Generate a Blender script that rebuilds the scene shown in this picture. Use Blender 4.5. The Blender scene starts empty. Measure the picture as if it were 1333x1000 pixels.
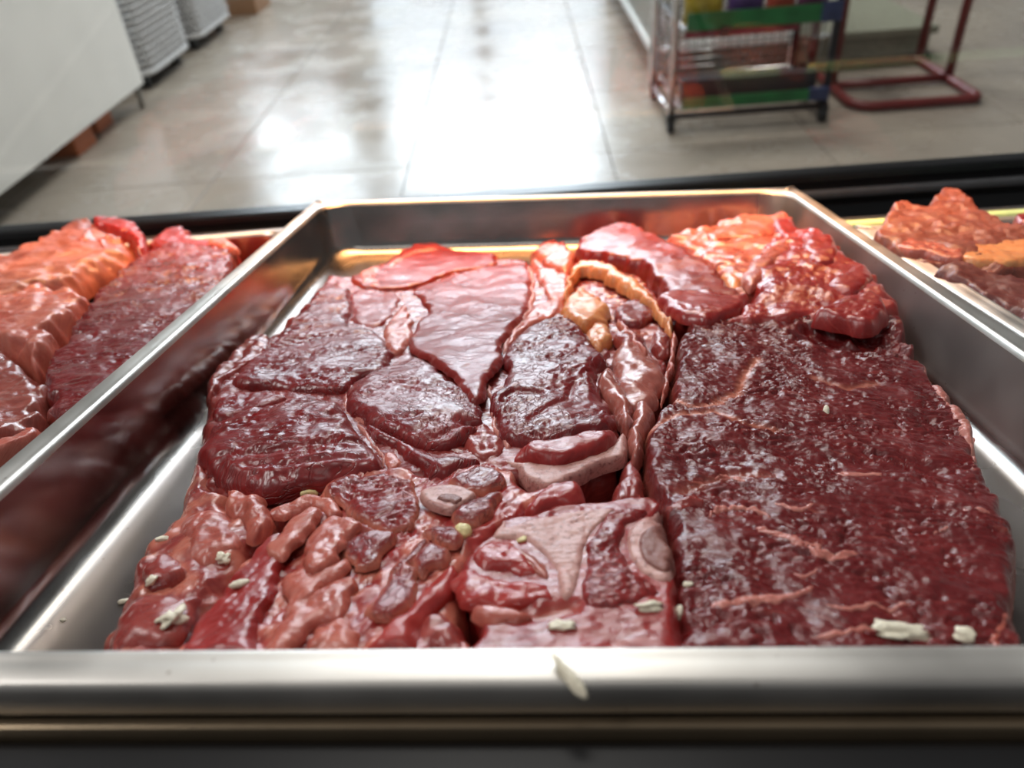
import bpy, bmesh, math, random
import numpy as np
from mathutils import Matrix, Vector

scn = bpy.context.scene
COL = scn.collection
rng = np.random.default_rng(7)
random.seed(7)

# ------------------------------------------------------------------ camera
CAM_H = 0.85335665                       # camera height above the shop floor (m)
CX, CY, FPX = 666.5, 500.0, 1000.0       # photograph taken as 1333 x 1000 pixels
M = np.array([[0.99732906, -0.06106147, -0.04007787],
              [-0.00504087, -0.60495189, 0.79624607],
              [-0.07286514, -0.79391732, -0.6036439]])      # camera right / down / forward in world axes
cd = bpy.data.cameras.new('camera')
cam = bpy.data.objects.new('camera', cd)
COL.objects.link(cam)
mw = Matrix.Identity(4)
for i in range(3):
    mw[i][0], mw[i][1], mw[i][2] = M[i, 0], -M[i, 1], -M[i, 2]
mw[2][3] = CAM_H
cam.matrix_world = mw
cd.sensor_width = 36.0
cd.lens = FPX / 1333.0 * 36.0
cd.clip_start, cd.clip_end = 0.02, 100
cd.dof.use_dof = True
cd.dof.focus_distance = 0.43
cd.dof.aperture_fstop = 6.2
scn.camera = cam

# ------------------------------------------------------------------ light
scn.view_settings.view_transform = 'Standard'
scn.view_settings.look = 'None'
scn.view_settings.gamma = 1.0
scn.view_settings.use_curve_mapping = False
scn.view_settings.exposure = 0.22
wd = bpy.data.worlds.new('shop_ambient')
scn.world = wd
wd.use_nodes = True
bg = wd.node_tree.nodes['Background']
bg.inputs[0].default_value = (0.97, 0.98, 1.0, 1)
bg.inputs[1].default_value = 0.15

def area(name, loc, target, sx, sy, power, color):
    d = bpy.data.lights.new(name, 'AREA')
    d.shape = 'RECTANGLE'
    d.size, d.size_y, d.energy, d.color = sx, sy, power, color
    o = bpy.data.objects.new(name, d)
    COL.objects.link(o)
    o.location = loc
    v = Vector(target) - Vector(loc)
    o.rotation_euler = v.to_track_quat('-Z', 'Y').to_euler()
    return o
lamp = area('case_lamp', (-0.08, 0.87, 0.772), (-0.09, 0.76, 0.5), 1.06, 0.16, 2.6, (1.0, 0.46, 0.17))
lamp.data.spread = math.radians(75)
area('ceiling_or_fill_panel', (-2.2, 0.7, 3.0), (-0.6, 0.6, 0.5), 1.2, 0.6, 26.0, (1.0, 0.98, 0.96))  # unseen fill light added on the left to brighten the right pan wall
for lx, ly, lw in ((-0.1, 2.0, 24.0), (0.3, 3.9, 50.0)):
    area('ceiling_or_fill_panel', (lx, ly, 3.3), (lx, ly, 0), 1.2, 0.6, lw, (1.0, 0.965, 0.91))
area('counter_panel', (0.0, -0.55, 2.7), (0.0, 0.4, 0.5), 1.2, 0.6, 3.0, (1.0, 0.97, 0.93))
WINDOW_EMIT = 12.0
STREET_EMIT = 2.1

# ------------------------------------------------------------------ node helpers
def new_mat(name):
    m = bpy.data.materials.new(name)
    m.use_nodes = True
    nt = m.node_tree
    b = nt.nodes['Principled BSDF']
    return m, nt, b

def N(nt, t, **kw):
    n = nt.nodes.new(t)
    for k, v in kw.items():
        if k.startswith('in_'):
            key = k[3:]
            key = int(key) if key.isdigit() else key.replace('_', ' ')
            n.inputs[key].default_value = v
        else:
            setattr(n, k, v)
    return n

def L(nt, a, b):
    nt.links.new(a, b)

def ramp(nt, stops):
    r = N(nt, 'ShaderNodeValToRGB')
    els = r.color_ramp.elements
    while len(els) < len(stops):
        els.new(0.5)
    for e, (p, c) in zip(els, stops):
        e.position = p
        e.color = c if len(c) == 4 else (*c, 1)
    return r

def srgb(r, g, b):
    f = lambda c: (c / 12.92 if c <= .04045 else ((c + .055) / 1.055) ** 2.4)
    return (f(r / 255), f(g / 255), f(b / 255), 1)

def plain(name, col, rough=.5, metal=0.0, bump=0.0, bscale=60., var=.12, coat=0.0, spec=.5):
    m, nt, b = new_mat(name)
    tc = N(nt, 'ShaderNodeTexCoord')
    nz = N(nt, 'ShaderNodeTexNoise', in_Scale=bscale, in_Detail=4.0)
    L(nt, tc.outputs['Object'], nz.inputs['Vector'])
    d = tuple(c * (1 - var) for c in col[:3])
    u = tuple(min(1, c * (1 + var)) for c in col[:3])
    r = ramp(nt, [(.3, d), (.7, u)])
    L(nt, nz.outputs['Fac'], r.inputs[0])
    L(nt, r.outputs[0], b.inputs['Base Color'])
    b.inputs['Roughness'].default_value = rough
    b.inputs['Metallic'].default_value = metal
    b.inputs['Coat Weight'].default_value = coat
    b.inputs['Specular IOR Level'].default_value = spec
    if bump:
        bp = N(nt, 'ShaderNodeBump', in_Strength=1.0, in_Distance=bump)
        L(nt, nz.outputs['Fac'], bp.inputs['Height'])
        L(nt, bp.outputs[0], b.inputs['Normal'])
    return m

# ------------------------------------------------------------------ meat materials
def meat_mat(name, dark, mid, light, fatc, rough=(.28, .45), crack=.5, fibre=.5, grain=.3, sss=.12, coat=.15, speck=None, fatnoise=.0):
    m, nt, b = new_mat(name)
    at = N(nt, 'ShaderNodeAttribute', attribute_name='uvf')
    fa = N(nt, 'ShaderNodeAttribute', attribute_name='fat')
    tn = N(nt, 'ShaderNodeAttribute', attribute_name='tone')
    tc = N(nt, 'ShaderNodeTexCoord')
    # colour: slow blotches + fibre streaks
    n1 = N(nt, 'ShaderNodeTexNoise', in_Scale=38., in_Detail=5., in_Roughness=.6)
    L(nt, tc.outputs['Object'], n1.inputs['Vector'])
    mp = N(nt, 'ShaderNodeMapping')
    mp.inputs['Scale'].default_value = (.05, .55, 1)
    L(nt, at.outputs['Vector'], mp.inputs['Vector'])
    n2 = N(nt, 'ShaderNodeTexNoise', in_Scale=1.0, in_Detail=5., in_Roughness=.65)
    L(nt, mp.outputs[0], n2.inputs['Vector'])
    a1 = N(nt, 'ShaderNodeMath', operation='ADD')
    L(nt, n1.outputs['Fac'], a1.inputs[0]); L(nt, n2.outputs['Fac'], a1.inputs[1])
    a2 = N(nt, 'ShaderNodeMath', operation='MULTIPLY_ADD', in_1=.5)
    L(nt, a1.outputs[0], a2.inputs[0]); L(nt, tn.outputs['Fac'], a2.inputs[2])
    r = ramp(nt, [(.28, dark), (.52, mid), (.80, light)])
    L(nt, a2.outputs[0], r.inputs[0])
    # fat: attribute + thin marbling
    fm = N(nt, 'ShaderNodeMath', operation='ADD')
    L(nt, fa.outputs['Fac'], fm.inputs[0])
    mr = N(nt, 'ShaderNodeMapRange', in_1=.60, in_2=.72, in_3=0., in_4=fatnoise)
    L(nt, n2.outputs['Fac'], mr.inputs[0]); L(nt, mr.outputs[0], fm.inputs[1])
    fm.use_clamp = True
    mx = N(nt, 'ShaderNodeMix', data_type='RGBA')
    L(nt, fm.outputs[0], mx.inputs['Factor']); L(nt, r.outputs[0], mx.inputs[6]); mx.inputs[7].default_value = fatc
    last = mx.outputs[2]
    if speck:
        n5 = N(nt, 'ShaderNodeTexNoise', in_Scale=speck[0], in_Detail=3., in_Roughness=.7)
        L(nt, tc.outputs['Object'], n5.inputs['Vector'])
        sr = N(nt, 'ShaderNodeMapRange', in_1=.52, in_2=.68, in_3=0., in_4=speck[2])
        L(nt, n5.outputs['Fac'], sr.inputs[0])
        m5 = N(nt, 'ShaderNodeMix', data_type='RGBA')
        L(nt, sr.outputs[0], m5.inputs['Factor']); L(nt, last, m5.inputs[6]); m5.inputs[7].default_value = speck[1]
        last = m5.outputs[2]
    last_col = last
    # roughness
    rr = N(nt, 'ShaderNodeMapRange', in_1=.3, in_2=.7, in_3=rough[0], in_4=rough[1])
    L(nt, n1.outputs['Fac'], rr.inputs[0]); L(nt, rr.outputs[0], b.inputs['Roughness'])
    # bump: fibre, crackle, grain
    mp2 = N(nt, 'ShaderNodeMapping')
    mp2.inputs['Scale'].default_value = (.13, .62, 1)
    L(nt, at.outputs['Vector'], mp2.inputs['Vector'])
    n3 = N(nt, 'ShaderNodeTexNoise', in_Scale=1.0, in_Detail=4., in_Roughness=.6, in_Distortion=.6)
    L(nt, mp2.outputs[0], n3.inputs['Vector'])
    mp3 = N(nt, 'ShaderNodeMapping')
    mp3.inputs['Scale'].default_value = (.16, .33, 1)
    L(nt, at.outputs['Vector'], mp3.inputs['Vector'])
    wn = N(nt, 'ShaderNodeTexNoise', in_Scale=1.5, in_Detail=2.)
    L(nt, mp3.outputs[0], wn.inputs['Vector'])
    wa = N(nt, 'ShaderNodeVectorMath', operation='MULTIPLY_ADD')
    wa.inputs[1].default_value = (1.1, 1.1, 0)
    L(nt, wn.outputs['Color'], wa.inputs[0]); L(nt, mp3.outputs[0], wa.inputs[2])
    vo = N(nt, 'ShaderNodeTexVoronoi', feature='DISTANCE_TO_EDGE', in_Scale=1.0)
    L(nt, wa.outputs[0], vo.inputs['Vector'])
    vr = N(nt, 'ShaderNodeMapRange', interpolation_type='SMOOTHSTEP', in_1=0., in_2=.085, in_3=-1., in_4=0.)
    L(nt, vo.outputs['Distance'], vr.inputs[0])
    pm = N(nt, 'ShaderNodeMapRange', interpolation_type='SMOOTHSTEP', in_1=.40, in_2=.60, in_3=.12, in_4=1.)      # cracks come in patches
    n7 = N(nt, 'ShaderNodeTexNoise', in_Scale=75., in_Detail=3.)
    L(nt, tc.outputs['Object'], n7.inputs['Vector']); L(nt, n7.outputs['Fac'], pm.inputs[0])
    vm = N(nt, 'ShaderNodeMath', operation='MULTIPLY')
    L(nt, vr.outputs[0], vm.inputs[0]); L(nt, pm.outputs[0], vm.inputs[1])
    # the dried surface film is a little paler than the moist flesh showing in its cracks
    cm = N(nt, 'ShaderNodeMapRange', in_1=-1., in_2=0., in_3=min(1., crack * 1.9), in_4=0.)
    L(nt, vm.outputs[0], cm.inputs[0])
    mc = N(nt, 'ShaderNodeMix', data_type='RGBA')
    L(nt, cm.outputs[0], mc.inputs['Factor']); L(nt, last_col, mc.inputs[6]); mc.inputs[7].default_value = tuple(c * .8 for c in dark[:3]) + (1,)
    L(nt, mc.outputs[2], b.inputs['Base Color'])
    n4 = N(nt, 'ShaderNodeTexNoise', in_Scale=420., in_Detail=4., in_Roughness=.6)
    L(nt, tc.outputs['Object'], n4.inputs['Vector'])
    prev = None
    for src, dist in ((n3.outputs['Fac'], fibre * 1e-3), (vm.outputs[0], crack * 1e-3), (n4.outputs['Fac'], grain * 1e-3)):
        if dist <= 0:
            continue
        bp = N(nt, 'ShaderNodeBump', in_Strength=1.0, in_Distance=dist)
        L(nt, src, bp.inputs['Height'])
        if prev is not None:
            L(nt, prev, bp.inputs['Normal'])
        prev = bp.outputs[0]
    if prev is not None:
        L(nt, prev, b.inputs['Normal'])
        L(nt, prev, b.inputs['Coat Normal'])
    b.inputs['Subsurface Weight'].default_value = sss
    b.inputs['Subsurface Radius'].default_value = (1., .25, .15)
    b.inputs['Subsurface Scale'].default_value = .004
    b.inputs['Coat Weight'].default_value = coat
    b.inputs['Coat Roughness'].default_value = .16
    b.inputs['Specular IOR Level'].default_value = .5
    return m

FATC = srgb(214, 132, 108)
MAT = {}
MAT['lean'] = meat_mat('lean_meat', srgb(88, 15, 17), srgb(126, 27, 27), srgb(160, 44, 40), FATC, rough=(.23, .35), crack=.26, fibre=.07, grain=.03, fatnoise=.05, coat=.15)
MAT['slab'] = meat_mat('slab_meat', srgb(78, 15, 18), srgb(112, 28, 29), srgb(150, 50, 45), FATC, rough=(.22, .34), crack=.12, fibre=.42, grain=.04, fatnoise=.18)
MAT['smooth'] = meat_mat('smooth_lean_meat', srgb(104, 17, 14), srgb(136, 28, 22), srgb(166, 46, 34), FATC, rough=(.26, .38), crack=.06, fibre=.10, grain=.05, fatnoise=.08)
MAT['fresh'] = meat_mat('fresh_cut_meat', srgb(124, 26, 26), srgb(158, 40, 37), srgb(188, 70, 60), FATC, rough=(.24, .36), crack=.04, fibre=.18, grain=.08, fatnoise=.12, coat=.3)
MAT['fat'] = meat_mat('fat_tissue', srgb(146, 58, 50), srgb(188, 98, 82), srgb(214, 138, 114), srgb(236, 176, 146), rough=(.22, .36), crack=.0, fibre=.35, grain=.20, sss=.22, coat=.35)
MAT['seamfat'] = meat_mat('seam_fat', srgb(166, 88, 80), srgb(196, 122, 110), srgb(216, 154, 138), FATC, rough=(.24, .38), crack=.0, fibre=.4, grain=.2, sss=.2, coat=.2)
MAT['wetfat'] = meat_mat('wet_red_fat', srgb(106, 32, 31), srgb(146, 54, 48), srgb(182, 88, 74), FATC, rough=(.20, .32), crack=.0, fibre=.3, grain=.15, sss=.2, coat=.4)
MAT['yellowfat'] = meat_mat('yellow_fat', srgb(196, 104, 60), srgb(222, 142, 88), srgb(238, 176, 116), srgb(240, 190, 130), rough=(.24, .38), crack=.0, fibre=.35, grain=.2, sss=.22, coat=.3)
MAT['membrane'] = meat_mat('membrane', srgb(134, 62, 54), srgb(170, 92, 80), srgb(198, 128, 112), srgb(220, 160, 140), rough=(.16, .28), crack=.0, fibre=.3, grain=.1, sss=.2, coat=.5)
MAT['bone'] = meat_mat('cut_bone', srgb(164, 106, 99), srgb(192, 140, 131), srgb(212, 170, 158), srgb(214, 172, 160), rough=(.34, .5), crack=.0, fibre=.12, grain=.25, sss=.12, coat=.1, speck=(420., srgb(112, 48, 48), .7))
MAT['spongy'] = meat_mat('spongy_bone', srgb(104, 56, 50), srgb(132, 80, 70), srgb(156, 104, 92), srgb(220, 176, 160), rough=(.4, .55), crack=.0, fibre=.1, grain=.55, sss=.1, coat=.1, speck=(650., srgb(118, 50, 46), .9))
MAT['dry'] = meat_mat('dry_brown_meat', srgb(78, 28, 26), srgb(116, 48, 40), srgb(150, 80, 62), FATC, rough=(.36, .5), crack=.15, fibre=.3, grain=.12, fatnoise=.25)

# ------------------------------------------------------------------ numpy noise
def _hash(ix, iy, seed):
    h = (ix.astype(np.int64) * 374761393 + iy.astype(np.int64) * 668265263 + seed * 144665) & 0xffffffff
    h = ((h ^ (h >> 13)) * 1274126177) & 0xffffffff
    return (h ^ (h >> 16)) & 0xffff

def perlin(x, y, seed=0):
    ix, iy = np.floor(x), np.floor(y)
    fx, fy = x - ix, y - iy
    u = fx * fx * fx * (fx * (fx * 6 - 15) + 10)
    v = fy * fy * fy * (fy * (fy * 6 - 15) + 10)
    def g(dx, dy):
        a = _hash(ix + dx, iy + dy, seed) * (2 * np.pi / 65536.)
        return np.cos(a) * (fx - dx) + np.sin(a) * (fy - dy)
    a = g(0, 0) * (1 - u) + g(1, 0) * u
    b = g(0, 1) * (1 - u) + g(1, 1) * u
    return (a * (1 - v) + b * v) * 1.5

def fbm(x, y, seed, o=3):
    s, a = 0, 1.
    for i in range(o):
        s = s + a * perlin(x * 2 ** i, y * 2 ** i, seed + i * 17)
        a *= .5
    return s

def worley(x, y, seed=0):
    ix, iy = np.floor(x), np.floor(y)
    best = np.full(x.shape, 9.)
    for dx in (-1, 0, 1):
        for dy in (-1, 0, 1):
            cx, cy = ix + dx, iy + dy
            px = cx + .15 + .7 * _hash(cx, cy, seed) / 65536.
            py = cy + .15 + .7 * _hash(cx, cy, seed + 91) / 65536.
            best = np.minimum(best, (px - x) ** 2 + (py - y) ** 2)
    return np.sqrt(best)

# ------------------------------------------------------------------ naming helpers
def tag(o, label=None, cat=None, group=None, kind=None):
    if label: o['label'] = label
    if cat: o['category'] = cat
    if group: o['group'] = group
    if kind: o['kind'] = kind
    return o

def obj(name, me, mat=None, parent=None, loc=None):
    if isinstance(me, bmesh.types.BMesh):
        m = bpy.data.meshes.new(name)
        me.to_mesh(m); me.free(); me = m
    if mat is not None:
        me.materials.append(mat)
    o = bpy.data.objects.new(name, me)
    COL.objects.link(o)
    if parent: o.parent = parent
    if loc is not None: o.location = loc
    return o

def empty(name, loc, label, cat, group=None):
    o = bpy.data.objects.new(name, None)
    o.empty_display_size = .05
    COL.objects.link(o)
    o.location = loc
    tag(o, label, cat, group)
    return o

def shade(me, ang=None):
    me.polygons.foreach_set('use_smooth', [True] * len(me.polygons))

def box(bm, x0, x1, y0, y1, z0, z1, bev=0.0):
    r = bmesh.ops.create_cube(bm, size=1.0)
    for v in r['verts']:
        v.co = Vector((x0 + (v.co.x + .5) * (x1 - x0), y0 + (v.co.y + .5) * (y1 - y0), z0 + (v.co.z + .5) * (z1 - z0)))
    if bev > 0:
        es = list({e for v in r['verts'] for e in v.link_edges})
        bmesh.ops.bevel(bm, geom=es, offset=bev, segments=2, affect='EDGES', profile=.6)

def bx(x0, x1, y0, y1, z0, z1, bev=0.0):
    bm = bmesh.new(); box(bm, x0, x1, y0, y1, z0, z1, bev); return bm

def tube(pts, r, seg=10, closed=False):
    """a round bar through the points, as a bmesh"""
    bm = bmesh.new()
    P = [Vector(p) for p in pts]
    n = len(P)
    rings = []
    up = Vector((0, 0, 1))
    for i, p in enumerate(P):
        a = P[(i - 1) % n] if (closed or i > 0) else P[i]
        c = P[(i + 1) % n] if (closed or i < n - 1) else P[i]
        t = (c - a).normalized()
        ref = up if abs(t.dot(up)) < .9 else Vector((0, 1, 0))
        s = t.cross(ref).normalized(); w = s.cross(t)
        rings.append([bm.verts.new(p + s * r * math.cos(2 * math.pi * k / seg) + w * r * math.sin(2 * math.pi * k / seg)) for k in range(seg)])
    m = n if closed else n - 1
    for i in range(m):
        A, B = rings[i], rings[(i + 1) % n]
        for k in range(seg):
            bm.faces.new((A[k], A[(k + 1) % seg], B[(k + 1) % seg], B[k]))
    if not closed:
        bm.faces.new(rings[0][::-1]); bm.faces.new(rings[-1])
    for f in bm.faces: f.smooth = True
    bmesh.ops.recalc_face_normals(bm, faces=bm.faces)
    return bm

def arc(c, r, a0, a1, n=6):
    return [(c[0] + r * math.cos(math.radians(a0 + (a1 - a0) * i / n)), c[1] + r * math.sin(math.radians(a0 + (a1 - a0) * i / n))) for i in range(n + 1)]

# ------------------------------------------------------------------ structure: floor of tiles, back wall, shop window
m_grout = plain('grout', srgb(104, 98, 92), .8)
m_tile, nt, b = new_mat('porcelain_tile')      # polished, with faint mopping streaks
tc = N(nt, 'ShaderNodeTexCoord')
geo = N(nt, 'ShaderNodeNewGeometry')
oi = N(nt, 'ShaderNodeObjectInfo')
n1 = N(nt, 'ShaderNodeTexNoise', in_Scale=2.2, in_Detail=5., in_Roughness=.6)
L(nt, geo.outputs['Position'], n1.inputs['Vector'])
r1 = ramp(nt, [(.3, srgb(146, 136, 125)), (.7, srgb(172, 161, 147))])
L(nt, n1.outputs['Fac'], r1.inputs[0])
hv = N(nt, 'ShaderNodeHueSaturation')
mr = N(nt, 'ShaderNodeMapRange', in_3=.95, in_4=1.05)
L(nt, oi.outputs['Random'], mr.inputs[0]); L(nt, mr.outputs[0], hv.inputs['Value'])
L(nt, r1.outputs[0], hv.inputs['Color']); L(nt, hv.outputs[0], b.inputs['Base Color'])
n2 = N(nt, 'ShaderNodeTexNoise', in_Scale=5., in_Detail=4.)
L(nt, geo.outputs['Position'], n2.inputs['Vector'])
rr = N(nt, 'ShaderNodeMapRange', in_1=.3, in_2=.7, in_3=.16, in_4=.34)
L(nt, n2.outputs['Fac'], rr.inputs[0]); L(nt, rr.outputs[0], b.inputs['Roughness'])
bp = N(nt, 'ShaderNodeBump', in_Strength=.12, in_Distance=.01)
L(nt, n1.outputs['Fac'], bp.inputs['Height']); L(nt, bp.outputs[0], b.inputs['Normal'])
b.inputs['Specular IOR Level'].default_value = .42

floor = obj('floor', bx(-5.2, 4.4, .3, 8.2, -.06, -.008), m_grout)
tag(floor, 'pale grey-beige square tiled shop floor', kind='structure')
T, OX, OY = .6, -.36178, 2.23590
tile_me = bpy.data.meshes.new('tile')
bm = bx(-T / 2 + .0018, T / 2 - .0018, -T / 2 + .0013, T / 2 - .0013, -.0085, 0, .0012); bm.to_mesh(tile_me); bm.free()
tile_me.materials.append(m_tile)
for i in range(-8, 8):
    for j in range(-3, 9):
        o = bpy.data.objects.new('tile', tile_me)
        COL.objects.link(o); o.parent = floor
        o.location = (OX + (i + .5) * T, OY + (j + .5) * T, 0)

m_wall = plain('painted_wall', srgb(150, 142, 132), .7)
m_frame = plain('window_frame', srgb(120, 120, 124), .4)
wall = bmesh.new()
WX0, WX1, WZ0, WZ1, WY = -1.40, 0.80, 0.30, 5.2, 7.6
W2X0, W2X1, W2Z0 = -2.75, -1.72, 1.5
for a_, b_, z0, z1 in ((-5.2, W2X0, 0, 5.8), (W2X0, W2X1, 0, W2Z0), (W2X0, W2X1, WZ1, 5.8), (W2X1, WX0, 0, 5.8), (WX0, WX1, 0, WZ0), (WX0, WX1, WZ1, 5.8), (WX1, 4.4, 0, 5.8)):
    box(wall, a_, b_, WY, WY + .15, z0, z1)
w = obj('wall_back', wall, m_wall); tag(w, 'painted shop front wall around the glass entrance', kind='structure')
m_day, nt, b = new_mat('daylight_pane')
b.inputs['Base Color'].default_value = (.8, .85, .9, 1)
b.inputs['Emission Color'].default_value = (.80, .90, 1.0, 1)
b.inputs['Emission Strength'].default_value = WINDOW_EMIT
m_street, nt, b = new_mat('street_level_pane')      # the view out at street level is dimmer than the sky above it
b.inputs['Base Color'].default_value = (.8, .85, .9, 1)
b.inputs['Emission Color'].default_value = (.74, .86, 1.0, 1)
b.inputs['Emission Strength'].default_value = STREET_EMIT
for nm, a_, b_, z0, mull, lb in (('window_1', WX0, WX1, WZ0, -.36, 'bright glass shop front letting daylight in'), ('window_2', W2X0, W2X1, W2Z0, -2.24, 'bright shop window left of the glass front')):
    win = obj(nm, bx(a_, b_, WY + .06, WY + .075, max(z0, 1.5), WZ1), m_day); tag(win, lb, kind='structure')
    if z0 < 1.4: obj('lower_pane', bx(a_, b_, WY + .06, WY + .075, z0, 1.5), m_street, win)
    for x in (a_, mull, b_):
        obj('window_frame', bx(x - .06, x + .06, WY - .02, WY + .05, z0, WZ1, .004), m_frame, win)
    for z in (z0, 1.5, 3.2, WZ1):
        obj('window_frame', bx(a_, b_, WY - .015, WY + .045, z - .04, z + .04, .004), m_frame, win)

# ------------------------------------------------------------------ frames of the three pans
class Frame:
    def __init__(s, W, h):
        s.W, s.h = np.array(W), h
        s.C = s.W.T @ M                       # camera vectors -> pan axes
    def at(s, px, z):                         # picture point(s) -> x, y on the plane z (z = 0 at the pan rim)
        p = np.atleast_2d(np.array(px, float))
        d = np.stack([(p[:, 0] - CX) / FPX, (p[:, 1] - CY) / FPX, np.ones(len(p))], 1) @ s.C.T
        t = (s.h - z) / -d[:, 2]
        return d[:, :2] * t[:, None] if np.ndim(t) else d[:, :2] * t
    def mat(s, x=0., y=0., z=0.):
        m = Matrix.Identity(4)
        o = s.W @ np.array([x, y, z - s.h]) + np.array([0, 0, CAM_H])
        for i in range(3):
            for j in range(3): m[i][j] = s.W[i, j]
            m[i][3] = o[i]
        return m

WC = [[0.99913221, 0.01685467, 0.03808861], [-0.02422083, 0.97906363, 0.2021083], [-0.0338847, -0.20285545, 0.97862224]]
tl = .2036
def tilt(t, roll, yaw):
    a = np.array([[1, 0, 0], [0, math.cos(t), math.sin(t)], [0, -math.sin(t), math.cos(t)]])
    bq = np.array([[math.cos(roll), 0, -math.sin(roll)], [0, 1, 0], [math.sin(roll), 0, math.cos(roll)]])
    c = np.array([[math.cos(yaw), -math.sin(yaw), 0], [math.sin(yaw), math.cos(yaw), 0], [0, 0, 1]])
    return a @ bq @ c
FC = Frame(WC, .183)
FL = Frame(tilt(tl, .018, 0), .1945)
FR = Frame(tilt(tl, 0, 0), .205)
FD = Frame(tilt(tl, 0, 0), .2)               # the sloping deck of the case

# ------------------------------------------------------------------ steel pans
m_steel, nt, b = new_mat('stainless_steel')
tc = N(nt, 'ShaderNodeTexCoord')
n1 = N(nt, 'ShaderNodeTexNoise', in_Scale=22., in_Detail=2., in_Roughness=.45)
L(nt, tc.outputs['Object'], n1.inputs['Vector'])
r1 = ramp(nt, [(.3, (.50, .475, .44)), (.7, (.62, .59, .55))])
L(nt, n1.outputs['Fac'], r1.inputs[0])
vs = N(nt, 'ShaderNodeTexVoronoi', in_Scale=70.)
L(nt, tc.outputs['Object'], vs.inputs['Vector'])
vr = N(nt, 'ShaderNodeMapRange', in_1=.03, in_2=.07, in_3=.55, in_4=0.)
L(nt, vs.outputs['Distance'], vr.inputs[0])
mx = N(nt, 'ShaderNodeMix', data_type='RGBA'); mx.inputs[7].default_value = (.16, .10, .08, 1)
L(nt, vr.outputs[0], mx.inputs['Factor']); L(nt, r1.outputs[0], mx.inputs[6]); L(nt, mx.outputs[2], b.inputs['Base Color'])
b.inputs['Metallic'].default_value = 1.
mp = N(nt, 'ShaderNodeMapping'); mp.inputs['Scale'].default_value = (8, 260, 60)
L(nt, tc.outputs['Object'], mp.inputs['Vector'])
n3 = N(nt, 'ShaderNodeTexNoise', in_Scale=1., in_Detail=3.); L(nt, mp.outputs[0], n3.inputs['Vector'])
rr = N(nt, 'ShaderNodeMapRange', in_1=.3, in_2=.7, in_3=.38, in_4=.50)
L(nt, n1.outputs['Fac'], rr.inputs[0]); L(nt, rr.outputs[0], b.inputs['Roughness'])
bp = N(nt, 'ShaderNodeBump', in_Strength=.25, in_Distance=.0002)
L(nt, n3.outputs['Fac'], bp.inputs['Height'])
bp2 = N(nt, 'ShaderNodeBump', in_Strength=.4, in_Distance=.0008)
L(nt, n1.outputs['Fac'], bp2.inputs['Height']); L(nt, bp.outputs[0], bp2.inputs['Normal']); L(nt, bp2.outputs[0], b.inputs['Normal'])

m_basin = m_steel.copy(); m_basin.name = 'worn_dimmed_basin_steel'
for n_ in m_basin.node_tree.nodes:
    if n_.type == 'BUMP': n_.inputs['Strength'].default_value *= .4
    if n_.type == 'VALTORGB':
        n_.color_ramp.elements[0].color = (.31, .295, .28, 1); n_.color_ramp.elements[1].color = (.40, .385, .365, 1)  # darker steel: wear, plus the dimming of double reflections put into the colour
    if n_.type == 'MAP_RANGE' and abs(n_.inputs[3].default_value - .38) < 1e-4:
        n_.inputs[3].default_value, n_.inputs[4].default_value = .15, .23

_nt = m_basin.node_tree
_b = _nt.nodes['Principled BSDF']
_old = _b.inputs['Roughness'].links[0].from_socket
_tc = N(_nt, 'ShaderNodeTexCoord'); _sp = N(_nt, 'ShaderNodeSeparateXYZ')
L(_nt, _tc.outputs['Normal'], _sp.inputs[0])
_mr = N(_nt, 'ShaderNodeMapRange', in_1=.5, in_2=.95, in_3=0., in_4=.10)      # the base is a little duller than the walls
L(_nt, _sp.outputs['Z'], _mr.inputs[0])
_ad = N(_nt, 'ShaderNodeMath', operation='ADD')
L(_nt, _old, _ad.inputs[0]); L(_nt, _mr.outputs[0], _ad.inputs[1])
_so = N(_nt, 'ShaderNodeSeparateXYZ'); L(_nt, _tc.outputs['Object'], _so.inputs[0])
_sx = N(_nt, 'ShaderNodeMapRange', in_1=.24, in_2=.262, in_3=0., in_4=.36)      # the right wall is scuffed dull by scraping
L(_nt, _so.outputs['X'], _sx.inputs[0])
_sm = N(_nt, 'ShaderNodeMapRange', in_1=.3, in_2=.6, in_3=1., in_4=0.); L(_nt, _sp.outputs['Z'], _sm.inputs[0])
_ml = N(_nt, 'ShaderNodeMath', operation='MULTIPLY'); L(_nt, _sx.outputs[0], _ml.inputs[0]); L(_nt, _sm.outputs[0], _ml.inputs[1])
_a2 = N(_nt, 'ShaderNodeMath', operation='ADD'); L(_nt, _ad.outputs[0], _a2.inputs[0]); L(_nt, _ml.outputs[0], _a2.inputs[1])
L(_nt, _a2.outputs[0], _b.inputs['Roughness'])
_bc = _b.inputs['Base Color'].links[0].from_socket      # base painted dark brown to stand in for dim reflections inside the pan
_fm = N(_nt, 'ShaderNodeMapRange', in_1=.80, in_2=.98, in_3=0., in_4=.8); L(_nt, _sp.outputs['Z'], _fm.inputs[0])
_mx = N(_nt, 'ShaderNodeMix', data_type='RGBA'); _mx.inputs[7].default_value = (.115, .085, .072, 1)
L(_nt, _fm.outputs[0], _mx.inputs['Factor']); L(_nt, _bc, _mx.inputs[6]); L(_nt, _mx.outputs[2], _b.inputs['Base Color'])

def rrect(x0, x1, y0, y1, r, n=7):
    pts = []
    for cx, cy, a in ((x1 - r, y1 - r, 0), (x0 + r, y1 - r, 90), (x0 + r, y0 + r, 180), (x1 - r, y0 + r, 270)):
        for i in range(n + 1):
            t = math.radians(a + 90 * i / n)
            pts.append((cx + r * math.cos(t), cy + r * math.sin(t)))
    return pts

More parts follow.
